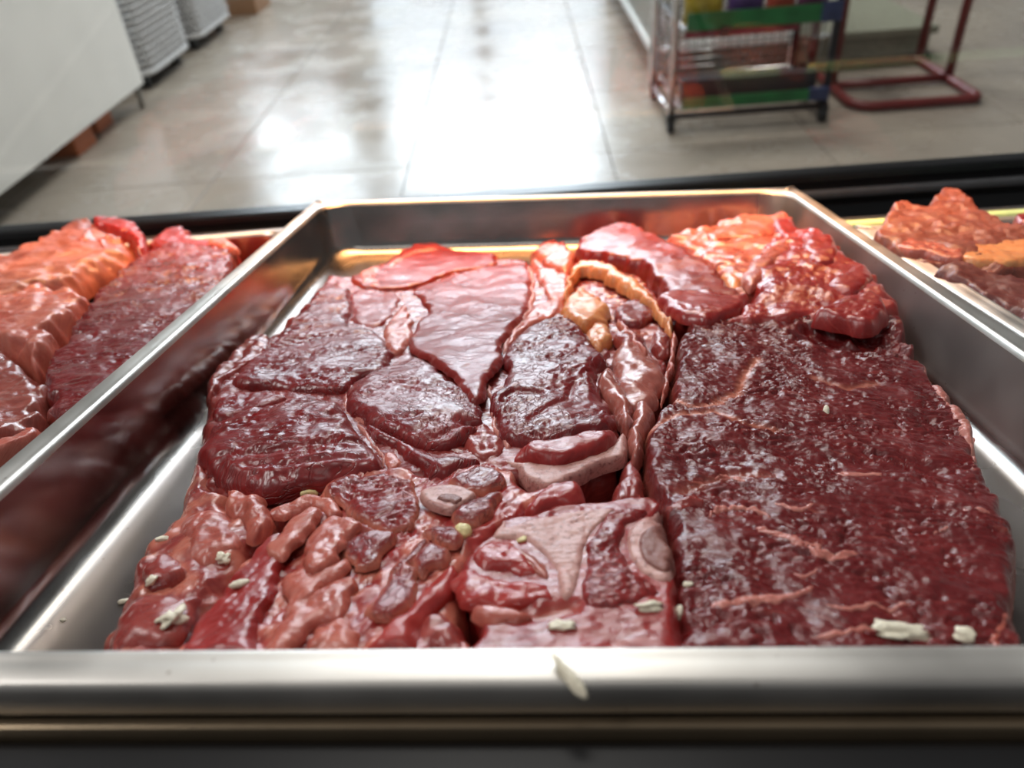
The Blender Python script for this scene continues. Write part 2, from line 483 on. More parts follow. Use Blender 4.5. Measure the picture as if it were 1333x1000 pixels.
PAN_D = -.058
def pan(frame, x0, x1, y0, y1, label, depth=PAN_D):
    """rolled flange, drawn walls and a filleted base; z = 0 at the flange"""
    def loft(prof, cap):
        bm = bmesh.new(); rings = []
        for ins, z, r in prof:
            rings.append([bm.verts.new((x, y, z)) for x, y in rrect(x0 + ins, x1 - ins, y0 + ins, y1 - ins, r)])
        for A, B in zip(rings, rings[1:]):
            n = len(A)
            for k in range(n):
                bm.faces.new((A[k], A[(k + 1) % n], B[(k + 1) % n], B[k]))
        if cap: bm.faces.new(rings[-1])
        bmesh.ops.recalc_face_normals(bm, faces=bm.faces)
        if cap: bmesh.ops.reverse_faces(bm, faces=bm.faces)
        for f in bm.faces: f.smooth = len(f.verts) < 5
        return bm
    rim = [(.0018, -.0130, .008), (.0003, -.0128, .009), (-.0003, -.0115, .009), (0, -.0025, .009), (.0007, -.0008, .009), (.0022, 0, .009), (.0085, .0001, .011),
           (.0112, .0004, .016), (.0125, .0009, .022), (.0140, .0006, .026), (.0152, -.0008, .029), (.0160, -.003, .031)]
    d = depth
    body = [(.0160, -.003, .031), (.0163, -.006, .032), (.0185, -.022, .033), (.0210, d + .014, .034), (.0222, d + .0095, .034), (.0247, d + .0055, .034),
            (.0290, d + .0022, .034), (.0345, d + .0006, .033), (.042, d, .030), (.060, d, .03)]
    root = bpy.data.objects.new('steel_pan', None); COL.objects.link(root)
    root.empty_display_size = .05
    root.matrix_world = frame.mat(0, 0, 0)
    tag(root, label, 'pan', 'steel meat pans')
    rm = obj('rim', loft(rim, False), m_steel, root)
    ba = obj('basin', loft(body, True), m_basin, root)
    # the raised crease across each flange corner
    for sx, sy in ((0, 0), (0, 1), (1, 0), (1, 1)):
        ox, oy = (x0, x1)[sx], (y0, y1)[sy]
        dx, dy = (1, -1)[sx], (1, -1)[sy]
        c = tube([(ox + dx * .0028, oy + dy * .0028, -.0006), (ox + dx * .006, oy + dy * .006, .0006), (ox + dx * .012, oy + dy * .012, .0008), (ox + dx * .0175, oy + dy * .0175, -.0010)], .0016, 8)
        obj('corner_crease', c, m_steel, root)
    return root

pan(FC, -.257, .288, .171, .879, 'open stainless steel pan in the middle of the counter, full of beef cuts')
pan(FL, -.815, -.268, .168, .874, 'stainless steel pan left of the middle pan, heaped with meat and fat')
pan(FR, .305, .85, .168, .735, 'stainless steel pan right of the middle pan, holding bone-in cuts')

# ------------------------------------------------------------------ lobes of meat
def smooth_poly(p, n=4):
    p = np.array(p, float); m = len(p); out = []
    for i in range(m):
        a, b_, c, d = p[i - 1], p[i], p[(i + 1) % m], p[(i + 2) % m]
        for k in range(n):
            t = k / n
            out.append(.5 * ((2 * b_) + (-a + c) * t + (2 * a - 5 * b_ + 4 * c - d) * t * t + (-a + 3 * b_ - 3 * c + d) * t ** 3))
    return np.array(out)

def sdf(x, y, poly):
    """signed distance, positive inside"""
    best = np.full(x.shape, 1e9); inside = np.zeros(x.shape, bool)
    m = len(poly)
    for i in range(m):
        ax, ay = poly[i]; bx_, by = poly[(i + 1) % m]
        ex, ey = bx_ - ax, by - ay
        l2 = ex * ex + ey * ey + 1e-18
        t = np.clip(((x - ax) * ex + (y - ay) * ey) / l2, 0, 1)
        best = np.minimum(best, (x - ax - t * ex) ** 2 + (y - ay - t * ey) ** 2)
        c = ((ay > y) != (by > y))
        if c.any():
            xi = ax + (y - ay) * ex / (ey if ey != 0 else 1e-18)
            inside ^= c & (x < xi)
    return np.where(inside, 1, -1) * np.sqrt(best)

def polyline_dist(x, y, pl):
    best = np.full(x.shape, 1e9)
    for (ax, ay), (bx_, by) in zip(pl, pl[1:]):
        ex, ey = bx_ - ax, by - ay
        t = np.clip(((x - ax) * ex + (y - ay) * ey) / (ex * ex + ey * ey + 1e-18), 0, 1)
        best = np.minimum(best, (x - ax - t * ex) ** 2 + (y - ay - t * ey) ** 2)
    return np.sqrt(best)

class Height:
    """smooth sheet through (x, y, z) points"""
    def __init__(s, pts, sig=.085):
        s.p = np.array(pts, float); s.k = 1 / (2 * sig * sig)
    def __call__(s, x, y):
        num = np.zeros(np.shape(x)); den = np.zeros(np.shape(x)) + 1e-9
        for px, py, pz in s.p:
            w = np.exp(-((x - px) ** 2 + (y - py) ** 2) * s.k) + 1e-6
            num = num + w * pz; den = den + w
        return num / den

SEED = [100]
class Lobe:
    """One piece of meat surface: the outline (picture points put on the sheet G + dz), rising over the edge width r
    by H, with fibre grooves, lumps and knobs of its own."""
    def __init__(s, name, px, G, frame, parent=None, dz=0., H=.010, r=.010, ang=0., mat='lean', res=None, und=.0012, groove=.0005, lump=.0003, knob=0., kscale=.010,
                 tone=0., grooves=(), floor=None, edge_fat=0., level=.5, sub=4, kasp=1.0, bulge=0., gx=0., gy=0., glen=16., gwid=4.2, fatf=None, xy=False, label=None, warp=.0022, lim=None):
        if frame is FC: lim = (-.2345, .265, .1965, .855)
        s.frame, s.G, s.dz, s.H, s.r = frame, G, dz, H, r
        s.ang, s.und, s.groove, s.lump, s.knob, s.kscale, s.kasp = ang, und, groove, lump, knob, kscale, kasp
        s.floor, s.bulge, s.glen, s.gwid = floor, bulge, glen, gwid
        SEED[0] += 7; s.seed = SEED[0]
        pp = smooth_poly(px, sub)
        if xy:
            P = pp
        else:
            P = frame.at(pp, -.02)
            for _ in range(6):
                z = G(P[:, 0], P[:, 1]) + dz - (H * (1 - level) if floor is None else .006)
                P = frame.at(pp, z)
        s.P = P
        if lim is not None:
            P[:, 0] = np.clip(P[:, 0], lim[0], lim[1]); P[:, 1] = np.clip(P[:, 1], lim[2], lim[3]); s.P = P
        s.warp = warp
        s.c0 = P.mean(0); s.gx, s.gy = gx, gy
        s.grooves = []
        for g in grooves:                     # (picture polyline, depth, half width, fat)
            q = frame.at(np.array(g[0], float), 0)
            q = frame.at(np.array(g[0], float), G(q[:, 0], q[:, 1]) + dz)
            s.grooves.append((q, g[1], g[2], g[3] if len(g) > 3 else 0.))
        yc = P[:, 1].min() * .6 + P[:, 1].mean() * .4
        s.res = res or (.0011 if yc < .33 else .0014 if yc < .5 else .0019)
        x0, y0 = P.min(0) - s.res * 2; x1, y1 = P.max(0) + s.res * 2
        nx, ny = int((x1 - x0) / s.res) + 2, int((y1 - y0) / s.res) + 2
        X, Y = np.meshgrid(x0 + np.arange(nx) * s.res, y0 + np.arange(ny) * s.res)
        s.yc = yc
        S = s.sd(X, Y)
        gyv, gxv = np.gradient(S, s.res)
        gl = np.maximum(np.hypot(gxv, gyv), .3)
        neg = S < 0
        anyc = (~neg[:-1, :-1]) | (~neg[1:, :-1]) | (~neg[:-1, 1:]) | (~neg[1:, 1:])
        cell = anyc
        Xs, Ys = X.copy(), Y.copy()
        edge = np.zeros(S.shape, bool)
        edge[:-1, :-1] |= cell; edge[1:, :-1] |= cell; edge[:-1, 1:] |= cell; edge[1:, 1:] |= cell
        edge &= neg
        ex_, ey_, es_ = X[edge], Y[edge], S[edge]
        gxe, gye = (gxv / gl)[edge], (gyv / gl)[edge]
        for _ in range(3):                    # pull the outer ring onto the outline
            ex_ = ex_ - gxe * es_; ey_ = ey_ - gye * es_
            es_ = np.clip(s.sd(ex_, ey_), -s.res, s.res) * .8
        Xs[edge], Ys[edge] = ex_, ey_
        idx = -np.ones(S.shape, int)
        used = np.zeros(S.shape, bool)
        used[:-1, :-1] |= cell; used[1:, :-1] |= cell; used[:-1, 1:] |= cell; used[1:, 1:] |= cell
        idx[used] = np.arange(used.sum())
        q = np.stack([idx[:-1, :-1], idx[:-1, 1:], idx[1:, 1:], idx[1:, :-1]], -1)[cell]
        x, y, sd = Xs[used], Ys[used], np.maximum(S[used], 0)
        z, u, v, fat = s.surface(x, y, sd)
        fat = np.clip(fat + edge_fat * np.exp(-(sd / (.35 * s.r)) ** 2), 0, 1)
        if fatf is not None: fat = np.clip(fat + fatf(x, y, u, v), 0, 1)
        me = bpy.data.meshes.new(name)
        if parent is None:
            s.org = np.array([s.c0[0], s.c0[1], float(G(s.c0[0], s.c0[1])) + dz - H * .5])
        else:
            s.org = parent.org
        co = np.stack([x - s.org[0], y - s.org[1], z - s.org[2]], 1).astype(np.float32)
        me.vertices.add(len(co)); me.vertices.foreach_set('co', co.ravel())
        me.loops.add(q.size); me.loops.foreach_set('vertex_index', q.ravel().astype(np.int32))
        me.polygons.add(len(q)); me.polygons.foreach_set('loop_start', np.arange(0, q.size, 4, dtype=np.int32))
        me.update(calc_edges=True); me.validate()
        shade(me)
        a = me.attributes.new('uvf', 'FLOAT_VECTOR', 'POINT')
        a.data.foreach_set('vector', np.stack([u * (14. / s.glen), v, np.full(len(u), s.seed * 3.7)], 1).astype(np.float32).ravel())
        a = me.attributes.new('fat', 'FLOAT', 'POINT'); a.data.foreach_set('value', fat.astype(np.float32))
        a = me.attributes.new('tone', 'FLOAT', 'POINT'); a.data.foreach_set('value', np.full(len(u), tone, np.float32))
        me.materials.append(MAT[mat])
        s.o = bpy.data.objects.new(name, me); COL.objects.link(s.o)
        if label: s.o['label'] = label
        if parent is None:
            s.o.matrix_world = frame.mat(*s.org)
        else:
            s.o.parent = parent.o
    def sd(s, x, y):
        if s.warp:
            w1, w2 = s.warp, s.warp * .45
            wx = w1 * perlin(x / .017, y / .017, s.seed + 41) + w2 * perlin(x / .006, y / .006, s.seed + 43)
            wy = w1 * perlin(x / .017, y / .017, s.seed + 42) + w2 * perlin(x / .006, y / .006, s.seed + 44)
            return sdf(x + wx, y + wy, s.P)
        return sdf(x, y, s.P)
    def surface(s, x, y, sd=None):
        if sd is None: sd = np.maximum(s.sd(x, y), 0)
        top = s.G(x, y) + s.dz + s.gx * (x - s.c0[0]) + s.gy * (y - s.c0[1])
        rv = s.r * np.clip(1 + .7 * perlin(x / .013, y / .013, s.seed + 51), .4, 1.7)
        t = np.clip(sd / rv, 0, 1)
        prof = np.sqrt(np.maximum(1 - (1 - t) ** 2, 0))
        c, sn = math.cos(s.ang), math.sin(s.ang)
        u = ((x - s.c0[0]) * c + (y - s.c0[1]) * sn) * 1000
        v = (-(x - s.c0[0]) * sn + (y - s.c0[1]) * c) * 1000
        v = v + perlin(u / 34, v / 34, s.seed) * 7 + perlin(u / 12, v / 12, s.seed + 3) * 1.5
        f = np.clip(sd / (.9 * s.r), 0, 1); f = f * f * (3 - 2 * f)
        d = s.und * fbm(x / .034, y / .034, s.seed + 1, 3)
        n = perlin(u / s.glen, v / s.gwid, s.seed + 5) + .25 * perlin(u / 4, v / 2, s.seed + 6)
        msk = np.clip(.55 + 1.3 * perlin(u / 40, v / 22, s.seed + 9), 0, 1)
        d = d - s.groove * 2.2 * np.exp(-(n / .13) ** 2) * msk * f
        d = d + s.lump * .55 * (perlin(u / 6.5, v / 2.6, s.seed + 11) + .6 * perlin(u / 2.8, v / 1.7, s.seed + 13)) * f
        if s.knob:
            wx, wy = u / 1000 / s.kscale / s.kasp, v / 1000 / s.kscale
            wx = wx + .35 * perlin(wx * .9, wy * .9, s.seed + 21); wy = wy + .35 * perlin(wx * .9 + 7, wy * .9, s.seed + 22)
            k1 = 1 - np.minimum(worley(wx, wy, s.seed), 1) ** 2
            k2 = 1 - np.minimum(worley(wx * 2.3, wy * 2.3, s.seed + 4), 1) ** 2
            d = d + s.knob * (k1 - .7 + .35 * (k2 - .7)) * f
        fat = np.zeros(x.shape)
        for q, dep, wd_, fa in s.grooves:
            dd = polyline_dist(x, y, q)
            wv = wd_ * (1 + .5 * perlin(x / .008, y / .008, s.seed + 31))
            d = d - dep * np.exp(-(dd / np.maximum(wv, 2e-4)) ** 2)
            if fa: fat = np.maximum(fat, fa * np.exp(-(dd / np.maximum(wv * .8, 2e-4)) ** 2))
        if s.bulge:
            d = d + s.bulge * (1 - np.exp(-sd / (s.r * 2.2)))
        if s.floor is not None:
            z = np.maximum(s.floor + (top - s.floor) * prof + d * np.clip(prof * 1.2, 0, 1), s.floor + .0012 * np.clip(sd / .002, 0, 1))
        else:
            z = top - s.H + s.H * prof + d * np.clip(prof, 0, 1)
        dep = np.maximum(top - z, 0) * 1000
        u = u + dep * .35; v = v + dep
        return z, u, v, fat
    def top(s, x, y):
        return s.surface(np.asarray(x, float), np.asarray(y, float))[0]

def strip_px(pl, widths):
    """outline around a picture polyline; widths in picture pixels (across, foreshortened)"""
    pl = np.array(pl, float); n = len(pl)
    t = np.gradient(pl, axis=0); t /= np.linalg.norm(t, axis=1)[:, None] + 1e-9
    nr = np.stack([-t[:, 1], t[:, 0]], 1)
    w_ = np.array(widths if np.ndim(widths) else [widths] * n, float)[:, None]
    return np.concatenate([pl + nr * w_, (pl - nr * w_)[::-1]])

def overlay(parent, name, px, mat='fat', H=.0016, dz=.0007, r=.003, label=None, **kw):
    """a thin piece lying on the parent's own surface"""
    kw = {**dict(und=.0002, groove=0., lump=.0002, res=.0008, level=1.0), **kw}
    return Lobe(name, px, parent.top, parent.frame, parent, dz=dz, H=H, r=r, mat=mat, label=label, **kw)

# sheet through the tops of the cuts in the middle pan
G = Height([(.25, .76, -.012), (.26, .60, -.010), (.25, .50, -.020), (.245, .38, -.031), (.15, .46, -.023), (.13, .35, -.020), (.18, .26, -.024), (.10, .22, -.022),
            (.02, .22, -.020), (.03, .27, -.017), (-.03, .25, -.022), (.01, .36, -.022), (.02, .45, -.017), (-.05, .42, -.018), (-.12, .37, -.018), (-.19, .43, -.030),
            (-.15, .55, -.030), (-.19, .62, -.038), (-.08, .56, -.025), (-.08, .66, -.038), (-.10, .76, -.044), (0., .67, -.036), (.10, .70, -.016), (.06, .58, -.024), (.15, .76, -.020),
            (-.10, .25, -.026), (-.16, .26, -.038), (-.18, .34, -.040), (-.06, .20, -.024), (.22, .20, -.030)], sig=.055)
FLOOR = PAN_D + .0008


exec_order = []
# ---- 1 the long slab on the right
slab = Lobe('beef_slab', [(885, 440), (900, 428), (960, 420), (1040, 418), (1100, 405), (1150, 395), (1172, 405), (1188, 450), (1212, 492), (1243, 535), (1272, 570), (1282, 620),
                          (1305, 652), (1324, 695), (1331, 745), (1326, 800), (1330, 850), (1322, 888), (1100, 893), (872, 893), (870, 830), (866, 735), (852, 678), (842, 655), (834, 618), (836, 568), (866, 522), (872, 490)],
            G, FC, floor=FLOOR, r=.008, ang=-.22, mat='slab', res=.0009, groove=.0012, lump=.0010, und=.0022, glen=20, gwid=4.2, edge_fat=.45, bulge=.002, tone=-.02,
            grooves=[([(883, 520), (900, 528), (930, 524), (960, 512), (972, 485), (985, 470)], .0016, .0030, .85),
                     ([(838, 560), (880, 540), (930, 535), (970, 552), (1010, 560)], .0014, .0028, .7),
                     ([(1075, 440), (1110, 448), (1145, 444)], .012, .016, 0.),
                     ([(1060, 492), (1100, 505), (1140, 500)], .0015, .003, .5),
                     ([(890, 640), (950, 615), (1010, 622)], .002, .004, .25),
                     ([(900, 600), (1000, 580), (1100, 600), (1220, 610)], .0030, .009, 0.)])
tag(slab.o, 'long dark red boneless beef slab filling the right side of the middle pan', 'meat', 'beef cuts in the middle pan')
for pl, wd_ in [([(990, 690), (1030, 700), (1060, 716), (1085, 722), (1120, 718)], [3, 6, 6, 7, 2]),
                ([(925, 668), (950, 658), (985, 664), (1000, 672)], [3, 5, 4, 2]),
                ([(930, 620), (950, 616), (975, 628)], [2, 5, 2]),
                ([(935, 790), (970, 775), (1010, 772), (1055, 765)], [7, 8, 6, 4]),
                ([(1080, 785), (1110, 792), (1150, 788), (1190, 775)], [2, 4, 4, 2]),
                ([(1090, 612), (1120, 617), (1145, 615)], [2, 3.5, 2]),
                ([(1010, 655), (1035, 662), (1060, 655)], [2, 4, 2]),
                ([(1260, 662), (1280, 664), (1295, 672)], [1.5, 3, 1.5]),
                ([(1215, 690), (1235, 684)], [3, 3]),
                ([(1060, 822), (1100, 818), (1150, 812)], [3, 5, 3]),
                ([(1030, 742), (1045, 748), (1060, 738)], [2, 4, 2])]:
    overlay(slab, 'fat_seam', strip_px(pl, np.array(wd_) * .8), 'seamfat', r=.0022, H=.0014, dz=.0009, ang=-.3, lump=.0006, warp=.0028, label='pale pink fat streak')
overlay(slab, 'fat_edge', strip_px([(1205, 478), (1222, 505), (1245, 535), (1262, 562), (1268, 590), (1274, 612)], [3, 6, 9, 8, 6, 3]), 'seamfat', r=.006, H=.004, dz=.0016, knob=.0016, kscale=.008, res=.0011, warp=.003, label='pink fat along the right edge')
overlay(slab, 'fat_edge', strip_px([(1322, 745), (1314, 780), (1306, 812), (1302, 850)], [3, 7, 11, 12]), 'fat', r=.006, H=.004, dz=.0012, res=.0011, label='orange-pink fat along the right edge')
overlay(slab, 'fat_edge', strip_px([(864, 668), (880, 660), (900, 650), (925, 655)], [6, 9, 8, 3]), 'wetfat', r=.006, H=.005, dz=.0015, knob=.002, kscale=.007, res=.0011)

# ---- 2 fatty piece at the far right end
farfat = Lobe('fatty_cut', [(862, 312), (899, 303), (925, 296), (957, 288), (1007, 283), (1030, 284), (1042, 302), (1030, 330), (1000, 370), (985, 400), (950, 398), (925, 360), (890, 335)],
              G, FC, dz=.001, floor=FLOOR, r=.014, mat='fat', knob=.0035, kscale=.026, kasp=1.6, und=.003, ang=.5, tone=.02, bulge=.002)
tag(farfat.o, 'orange-pink fatty cut lying against the far right wall of the middle pan', 'meat', 'beef cuts in the middle pan')
Lobe('muscle', [(1004, 288), (1020, 283), (1034, 290), (1040, 305), (1024, 312), (1010, 302)], G, FC, farfat, dz=.0035, H=.006, r=.006, mat='smooth', label='small red lean tip')
Lobe('fat_fold', [(920, 306), (955, 293), (1000, 290), (1008, 302), (985, 312), (950, 312), (930, 318)], G, FC, farfat, dz=.005, H=.006, r=.008, mat='fat', und=.002)
Lobe('fat_fold', [(925, 325), (950, 330), (965, 350), (962, 375), (948, 378), (938, 355)], G, FC, farfat, dz=.002, H=.005, r=.006, mat='yellowfat', knob=.002, kscale=.012, label='yellow stringy fat')

# ---- 3 dark smooth wedge at the far end
wedge = Lobe('beef_wedge', [(746, 335), (752, 318), (783, 300), (815, 294), (842, 303), (876, 320), (913, 338), (938, 357), (955, 378), (973, 385), (962, 403), (925, 419), (899, 418), (876, 416), (857, 380), (830, 352), (783, 342)],
             G, FC, dz=.004, floor=FLOOR, r=.009, ang=-.5, mat='smooth', groove=.0002, lump=.0002, und=.0012, bulge=.002, tone=.0)
tag(wedge.o, 'smooth dark red pointed beef wedge at the far end of the middle pan', 'meat', 'beef cuts in the middle pan')
Lobe('muscle', [(857, 385), (905, 381), (945, 384), (974, 385), (963, 404), (925, 420), (905, 418), (880, 412), (866, 400)], G, FC, wedge, dz=.0085, H=.009, r=.007, mat='fresh', ang=-.3, label='brighter red pointed tip')
overlay(wedge, 'fat_seam', strip_px([(757, 346), (760, 332), (766, 318)], [2, 3, 2]), 'fat', r=.003)

# ---- 4 folded pinkish cut, upper right
fold = Lobe('folded_steak', [(972, 390), (968, 368), (976, 345), (987, 327), (1010, 315), (1035, 304), (1052, 299), (1072, 305), (1092, 320), (1116, 332), (1134, 350), (1162, 372), (1174, 394), (1177, 412),
                             (1160, 422), (1130, 428), (1095, 424), (1060, 424), (1020, 428), (975, 428), (935, 428), (950, 412)],
            G, FC, dz=.005, floor=FLOOR, r=.012, ang=1.1, mat='fresh', groove=.0008, lump=.0008, und=.0036, glen=13, gwid=5.5, bulge=.003, tone=.03, edge_fat=.3)
tag(fold.o, 'pinkish red wrinkled steak folded over the top of the dark slab', 'meat', 'beef cuts in the middle pan')
Lobe('muscle', [(1058, 416), (1068, 402), (1085, 392), (1110, 383), (1140, 385), (1158, 402), (1152, 418), (1130, 430), (1100, 423)], G, FC, fold, dz=.013, H=.013, r=.013, ang=.3, mat='fresh', lump=.0012, groove=.0008, tone=-.02, label='overhanging dark red lobe')
Lobe('muscle', [(1040, 318), (1052, 301), (1074, 304), (1092, 320), (1090, 340), (1070, 345), (1050, 338)], G, FC, fold, dz=.012, H=.011, r=.012, mat='fresh', und=.002, tone=.0)
Lobe('muscle', [(1078, 372), (1100, 352), (1122, 345), (1138, 356), (1125, 376), (1100, 386)], G, FC, fold, dz=.010, H=.007, r=.009, mat='fresh', ang=.8)
Lobe('fat_fold', [(968, 362), (980, 338), (1008, 318), (1034, 308), (1030, 325), (1005, 345), (990, 366), (975, 378)], G, FC, fold, dz=.009, H=.007, r=.008, mat='fat', ang=.8, label='salmon pink fat fold')

# ---- 5 flat piece at the far left end
flat = Lobe('flat_cut', [(455, 366), (496, 349), (516, 335), (543, 322), (567, 320), (586, 327), (615, 332), (650, 338), (640, 352), (590, 362), (557, 374), (533, 380), (508, 384), (470, 380)],
            G, FC, dz=-.001, floor=FLOOR, r=.007, ang=.1, mat='smooth', groove=.0001, lump=.0002, und=.001, edge_fat=.5)
tag(flat.o, 'flat red cut with a fat rim at the far left of the middle pan', 'meat', 'beef cuts in the middle pan')
overlay(flat, 'fat_edge', strip_px([(458, 367), (498, 351), (518, 338), (544, 325), (570, 323)], [3, 4, 4, 3, 2]), 'fat', r=.005, H=.003, dz=.001, res=.0014)
overlay(flat, 'fat_seam', strip_px([(470, 366), (485, 362), (492, 368), (480, 371)], [2, 3, 3, 2]), 'fat', r=.004, res=.0014)

# ---- 6 the big shoulder steak left of centre
shoulder = Lobe('shoulder_steak', [(422, 368), (455, 366), (500, 372), (535, 372), (590, 360), (650, 343), (690, 345), (735, 400), (800, 470), (812, 540), (818, 580), (800, 612), (745, 632), (690, 636), (640, 640), (560, 640),
                                   (430, 650), (300, 660), (262, 640), (243, 618), (262, 560), (268, 520), (280, 495), (315, 462), (355, 438), (392, 405)],
                G, FC, dz=-.0052, floor=FLOOR, r=.012, ang=0, mat='wetfat', knob=.0015, kscale=.012, tone=-.05)
tag(shoulder.o, 'large bone-in shoulder steak of several muscles, left of centre in the middle pan', 'meat', 'beef cuts in the middle pan')
S = dict(G=G, frame=FC, parent=shoulder)
Lobe('muscle', [(391, 406), (424, 372), (453, 378), (458, 404), (455, 424), (478, 428), (496, 437), (510, 460), (500, 483), (470, 492), (450, 510), (416, 511), (366, 507), (305, 503), (308, 486), (330, 468), (354, 450), (368, 432)],
     mat='lean', ang=.05, H=.0065, r=.008, bulge=.0015, groove=.0008, lump=.0007, label='upper left muscle', **S)
Lobe('muscle', [(455, 384), (490, 378), (522, 385), (518, 404), (500, 425), (478, 430), (457, 420)], mat='smooth', ang=.05, dz=-.003, H=.006, r=.008, label='recessed smooth red muscle', **S)
Lobe('fat_edge', [(330, 442), (356, 446), (348, 468), (312, 490), (290, 508), (272, 522), (268, 506), (288, 476), (310, 454)], mat='wetfat', dz=-.002, H=.010, r=.006, knob=.0045, kscale=.009, label='wet knobbly red fat edge', **S)
Lobe('muscle', [(276, 552), (274, 540), (288, 523), (320, 514), (356, 513), (380, 522), (356, 532), (322, 544), (298, 552)], mat='lean', ang=.15, dz=-.001, H=.010, r=.007, tone=.02, label='rolled upper flap', **S)
Lobe('muscle', [(256, 590), (273, 566), (297, 546), (330, 538), (374, 526), (401, 518), (428, 521), (446, 532), (464, 554), (473, 571), (489, 581), (500, 602), (495, 617), (432, 628), (387, 636), (356, 641), (324, 643), (297, 636), (275, 620), (261, 604)],
     mat='lean', ang=.12, dz=.003, H=.013, r=.013, bulge=.002, groove=.0011, lump=.0005, glen=26, gwid=6, label='large left muscle',
     grooves=[([(330, 590), (390, 582), (440, 576), (474, 573)], .0022, .0022, 0.), ([(320, 604), (380, 604), (430, 598), (480, 596)], .0018, .002, 0.), ([(370, 618), (430, 608), (470, 606)], .0014, .0016, 0.)], **S)
Lobe('muscle', [(448, 527), (456, 506), (470, 494), (484, 485), (510, 477), (535, 470), (552, 470), (576, 488), (600, 503), (617, 520), (628, 536), (626, 548), (602, 553), (624, 558), (606, 572), (580, 581), (556, 580), (530, 573), (500, 561), (475, 548), (460, 540)],
     mat='lean', ang=-.45, dz=.0015, H=.007, r=.008, bulge=.0015, groove=.0007, lump=.0004, glen=12, gwid=5,
     grooves=[([(550, 574), (580, 563), (604, 552), (626, 547)], .0022, .0018, 0.)], label='oval crackled muscle', **S)
Lobe('muscle', [(472, 559), (484, 552), (512, 568), (542, 582), (572, 592), (618, 598), (624, 604), (602, 617), (570, 624), (548, 612), (524, 588), (496, 577)],
     mat='lean', ang=-.4, dz=.0005, H=.008, r=.008, groove=.0008, label='narrow ridge of muscle', **S)
Lobe('muscle', [(536, 376), (555, 368), (586, 357), (625, 345), (682, 339), (690, 356), (692, 384), (682, 411), (666, 434), (652, 453), (656, 474), (634, 500), (632, 526), (612, 528), (596, 502), (574, 484), (550, 468), (537, 458), (534, 444), (540, 425), (557, 405), (550, 392)],
     mat='smooth', ang=-.5, gy=-.02, dz=.000, H=.0042, r=.006, groove=.0003, lump=.0002, bulge=.001, label='smooth flat upper muscle',
     grooves=[([(550, 466), (575, 482), (598, 500)], .0016, .0014, 0.)], fatf=None, **S)
Lobe('fat_lump', [(497, 432), (508, 415), (518, 404), (530, 400), (540, 427), (536, 450), (520, 462), (500, 460)], mat='fat', dz=-.002, H=.007, r=.006, knob=.002, kscale=.008, label='glossy wet orange fat lump', **S)
Lobe('muscle', [(655, 466), (668, 443), (692, 426), (723, 416), (754, 425), (775, 452), (790, 472), (778, 482), (780, 508), (793, 532), (803, 548), (790, 563), (764, 567), (723, 578), (682, 580), (658, 570), (644, 544), (637, 520), (656, 503), (660, 484)],
     mat='lean', ang=.5, dz=.002, H=.0075, r=.008, bulge=.001, groove=.0009, lump=.0006, glen=11, gwid=5,
     grooves=[([(690, 545), (720, 528), (740, 518), (745, 500)], .002, .002, 0.), ([(655, 520), (672, 508), (700, 512)], .003, .003, 0.), ([(640, 490), (655, 475)], .004, .004, 0.)], tone=-.03, label='dark cracked muscle', **S)
Lobe('muscle', [(668, 590), (704, 578), (735, 572), (769, 564), (793, 564), (803, 568), (799, 580), (774, 593), (745, 602), (700, 604), (675, 600)],
     mat='fresh', ang=.15, dz=.003, H=.011, r=.007, groove=.0003, lump=.0004, tone=-.04, label='thick bright red lower lip', **S)
Lobe('blade_bone', [(657, 604), (699, 609), (750, 602), (788, 590), (812, 566), (820, 586), (807, 603), (776, 613), (745, 629), (711, 640), (685, 632), (672, 618)],
     mat='bone', dz=-.003, H=.008, r=.0035, und=.0006, groove=0, lump=.0003, ang=.2, label='pale curved blade bone with spongy edge', **S)
for pl, wd_ in [([(458, 505), (450, 525), (462, 543), (482, 552), (520, 568)], [3, 4, 4, 3, 2]), ([(446, 530), (466, 552), (480, 572), (495, 588), (500, 605)], [2, 3, 4, 3, 3]),
                ([(690, 350), (694, 384), (684, 415), (664, 442), (652, 460)], [3, 4, 5, 5, 3]), ([(634, 500), (640, 520), (648, 560), (662, 585)], [3, 4, 5, 4])]:
    Lobe('fat_seam', strip_px(pl, wd_), mat='seamfat', dz=-.0026, H=.005, r=.003, und=.0004, groove=0, lump=.0005, label='thin fat seam between muscles', **S)
Lobe('fat_lump', [(600, 572), (625, 556), (650, 565), (662, 582), (650, 600), (630, 606), (612, 596)], mat='wetfat', dz=-.003, H=.008, r=.006, knob=.003, kscale=.009, label='wet reddish fat', **S)
Lobe('fat_lump', [(500, 594), (520, 592), (530, 606), (515, 614), (502, 610)], mat='fat', dz=-.004, H=.006, r=.004, **S)

# ---- 7 column of fat and membranes in the middle
fatcol = Lobe('fat_trimming', [(690, 338), (712, 318), (738, 318), (752, 340), (800, 345), (850, 375), (884, 425), (882, 460), (868, 515), (845, 550), (838, 600), (846, 650), (838, 662), (796, 660), (805, 615), (815, 560), (795, 520), (775, 470), (735, 425), (700, 425), (662, 442), (688, 395)],
              G, FC, dz=-.009, floor=FLOOR, r=.010, mat='wetfat', knob=.002, kscale=.012)
tag(fatcol.o, 'orange fat and glossy membranes running between the shoulder steak and the slab', 'meat', 'beef cuts in the middle pan')
S = dict(G=G, frame=FC, parent=fatcol)
Lobe('fat_lump', [(694, 332), (708, 320), (730, 318), (748, 332), (740, 356), (714, 352)], mat='fat', dz=.001, H=.010, r=.009, und=.002, **S)
Lobe('fat_lump', [(690, 340), (718, 350), (740, 360), (743, 378), (735, 395), (722, 408)], mat='fat', dz=-.003, H=.007, r=.006, ang=1, knob=.002, kscale=.012, **S)
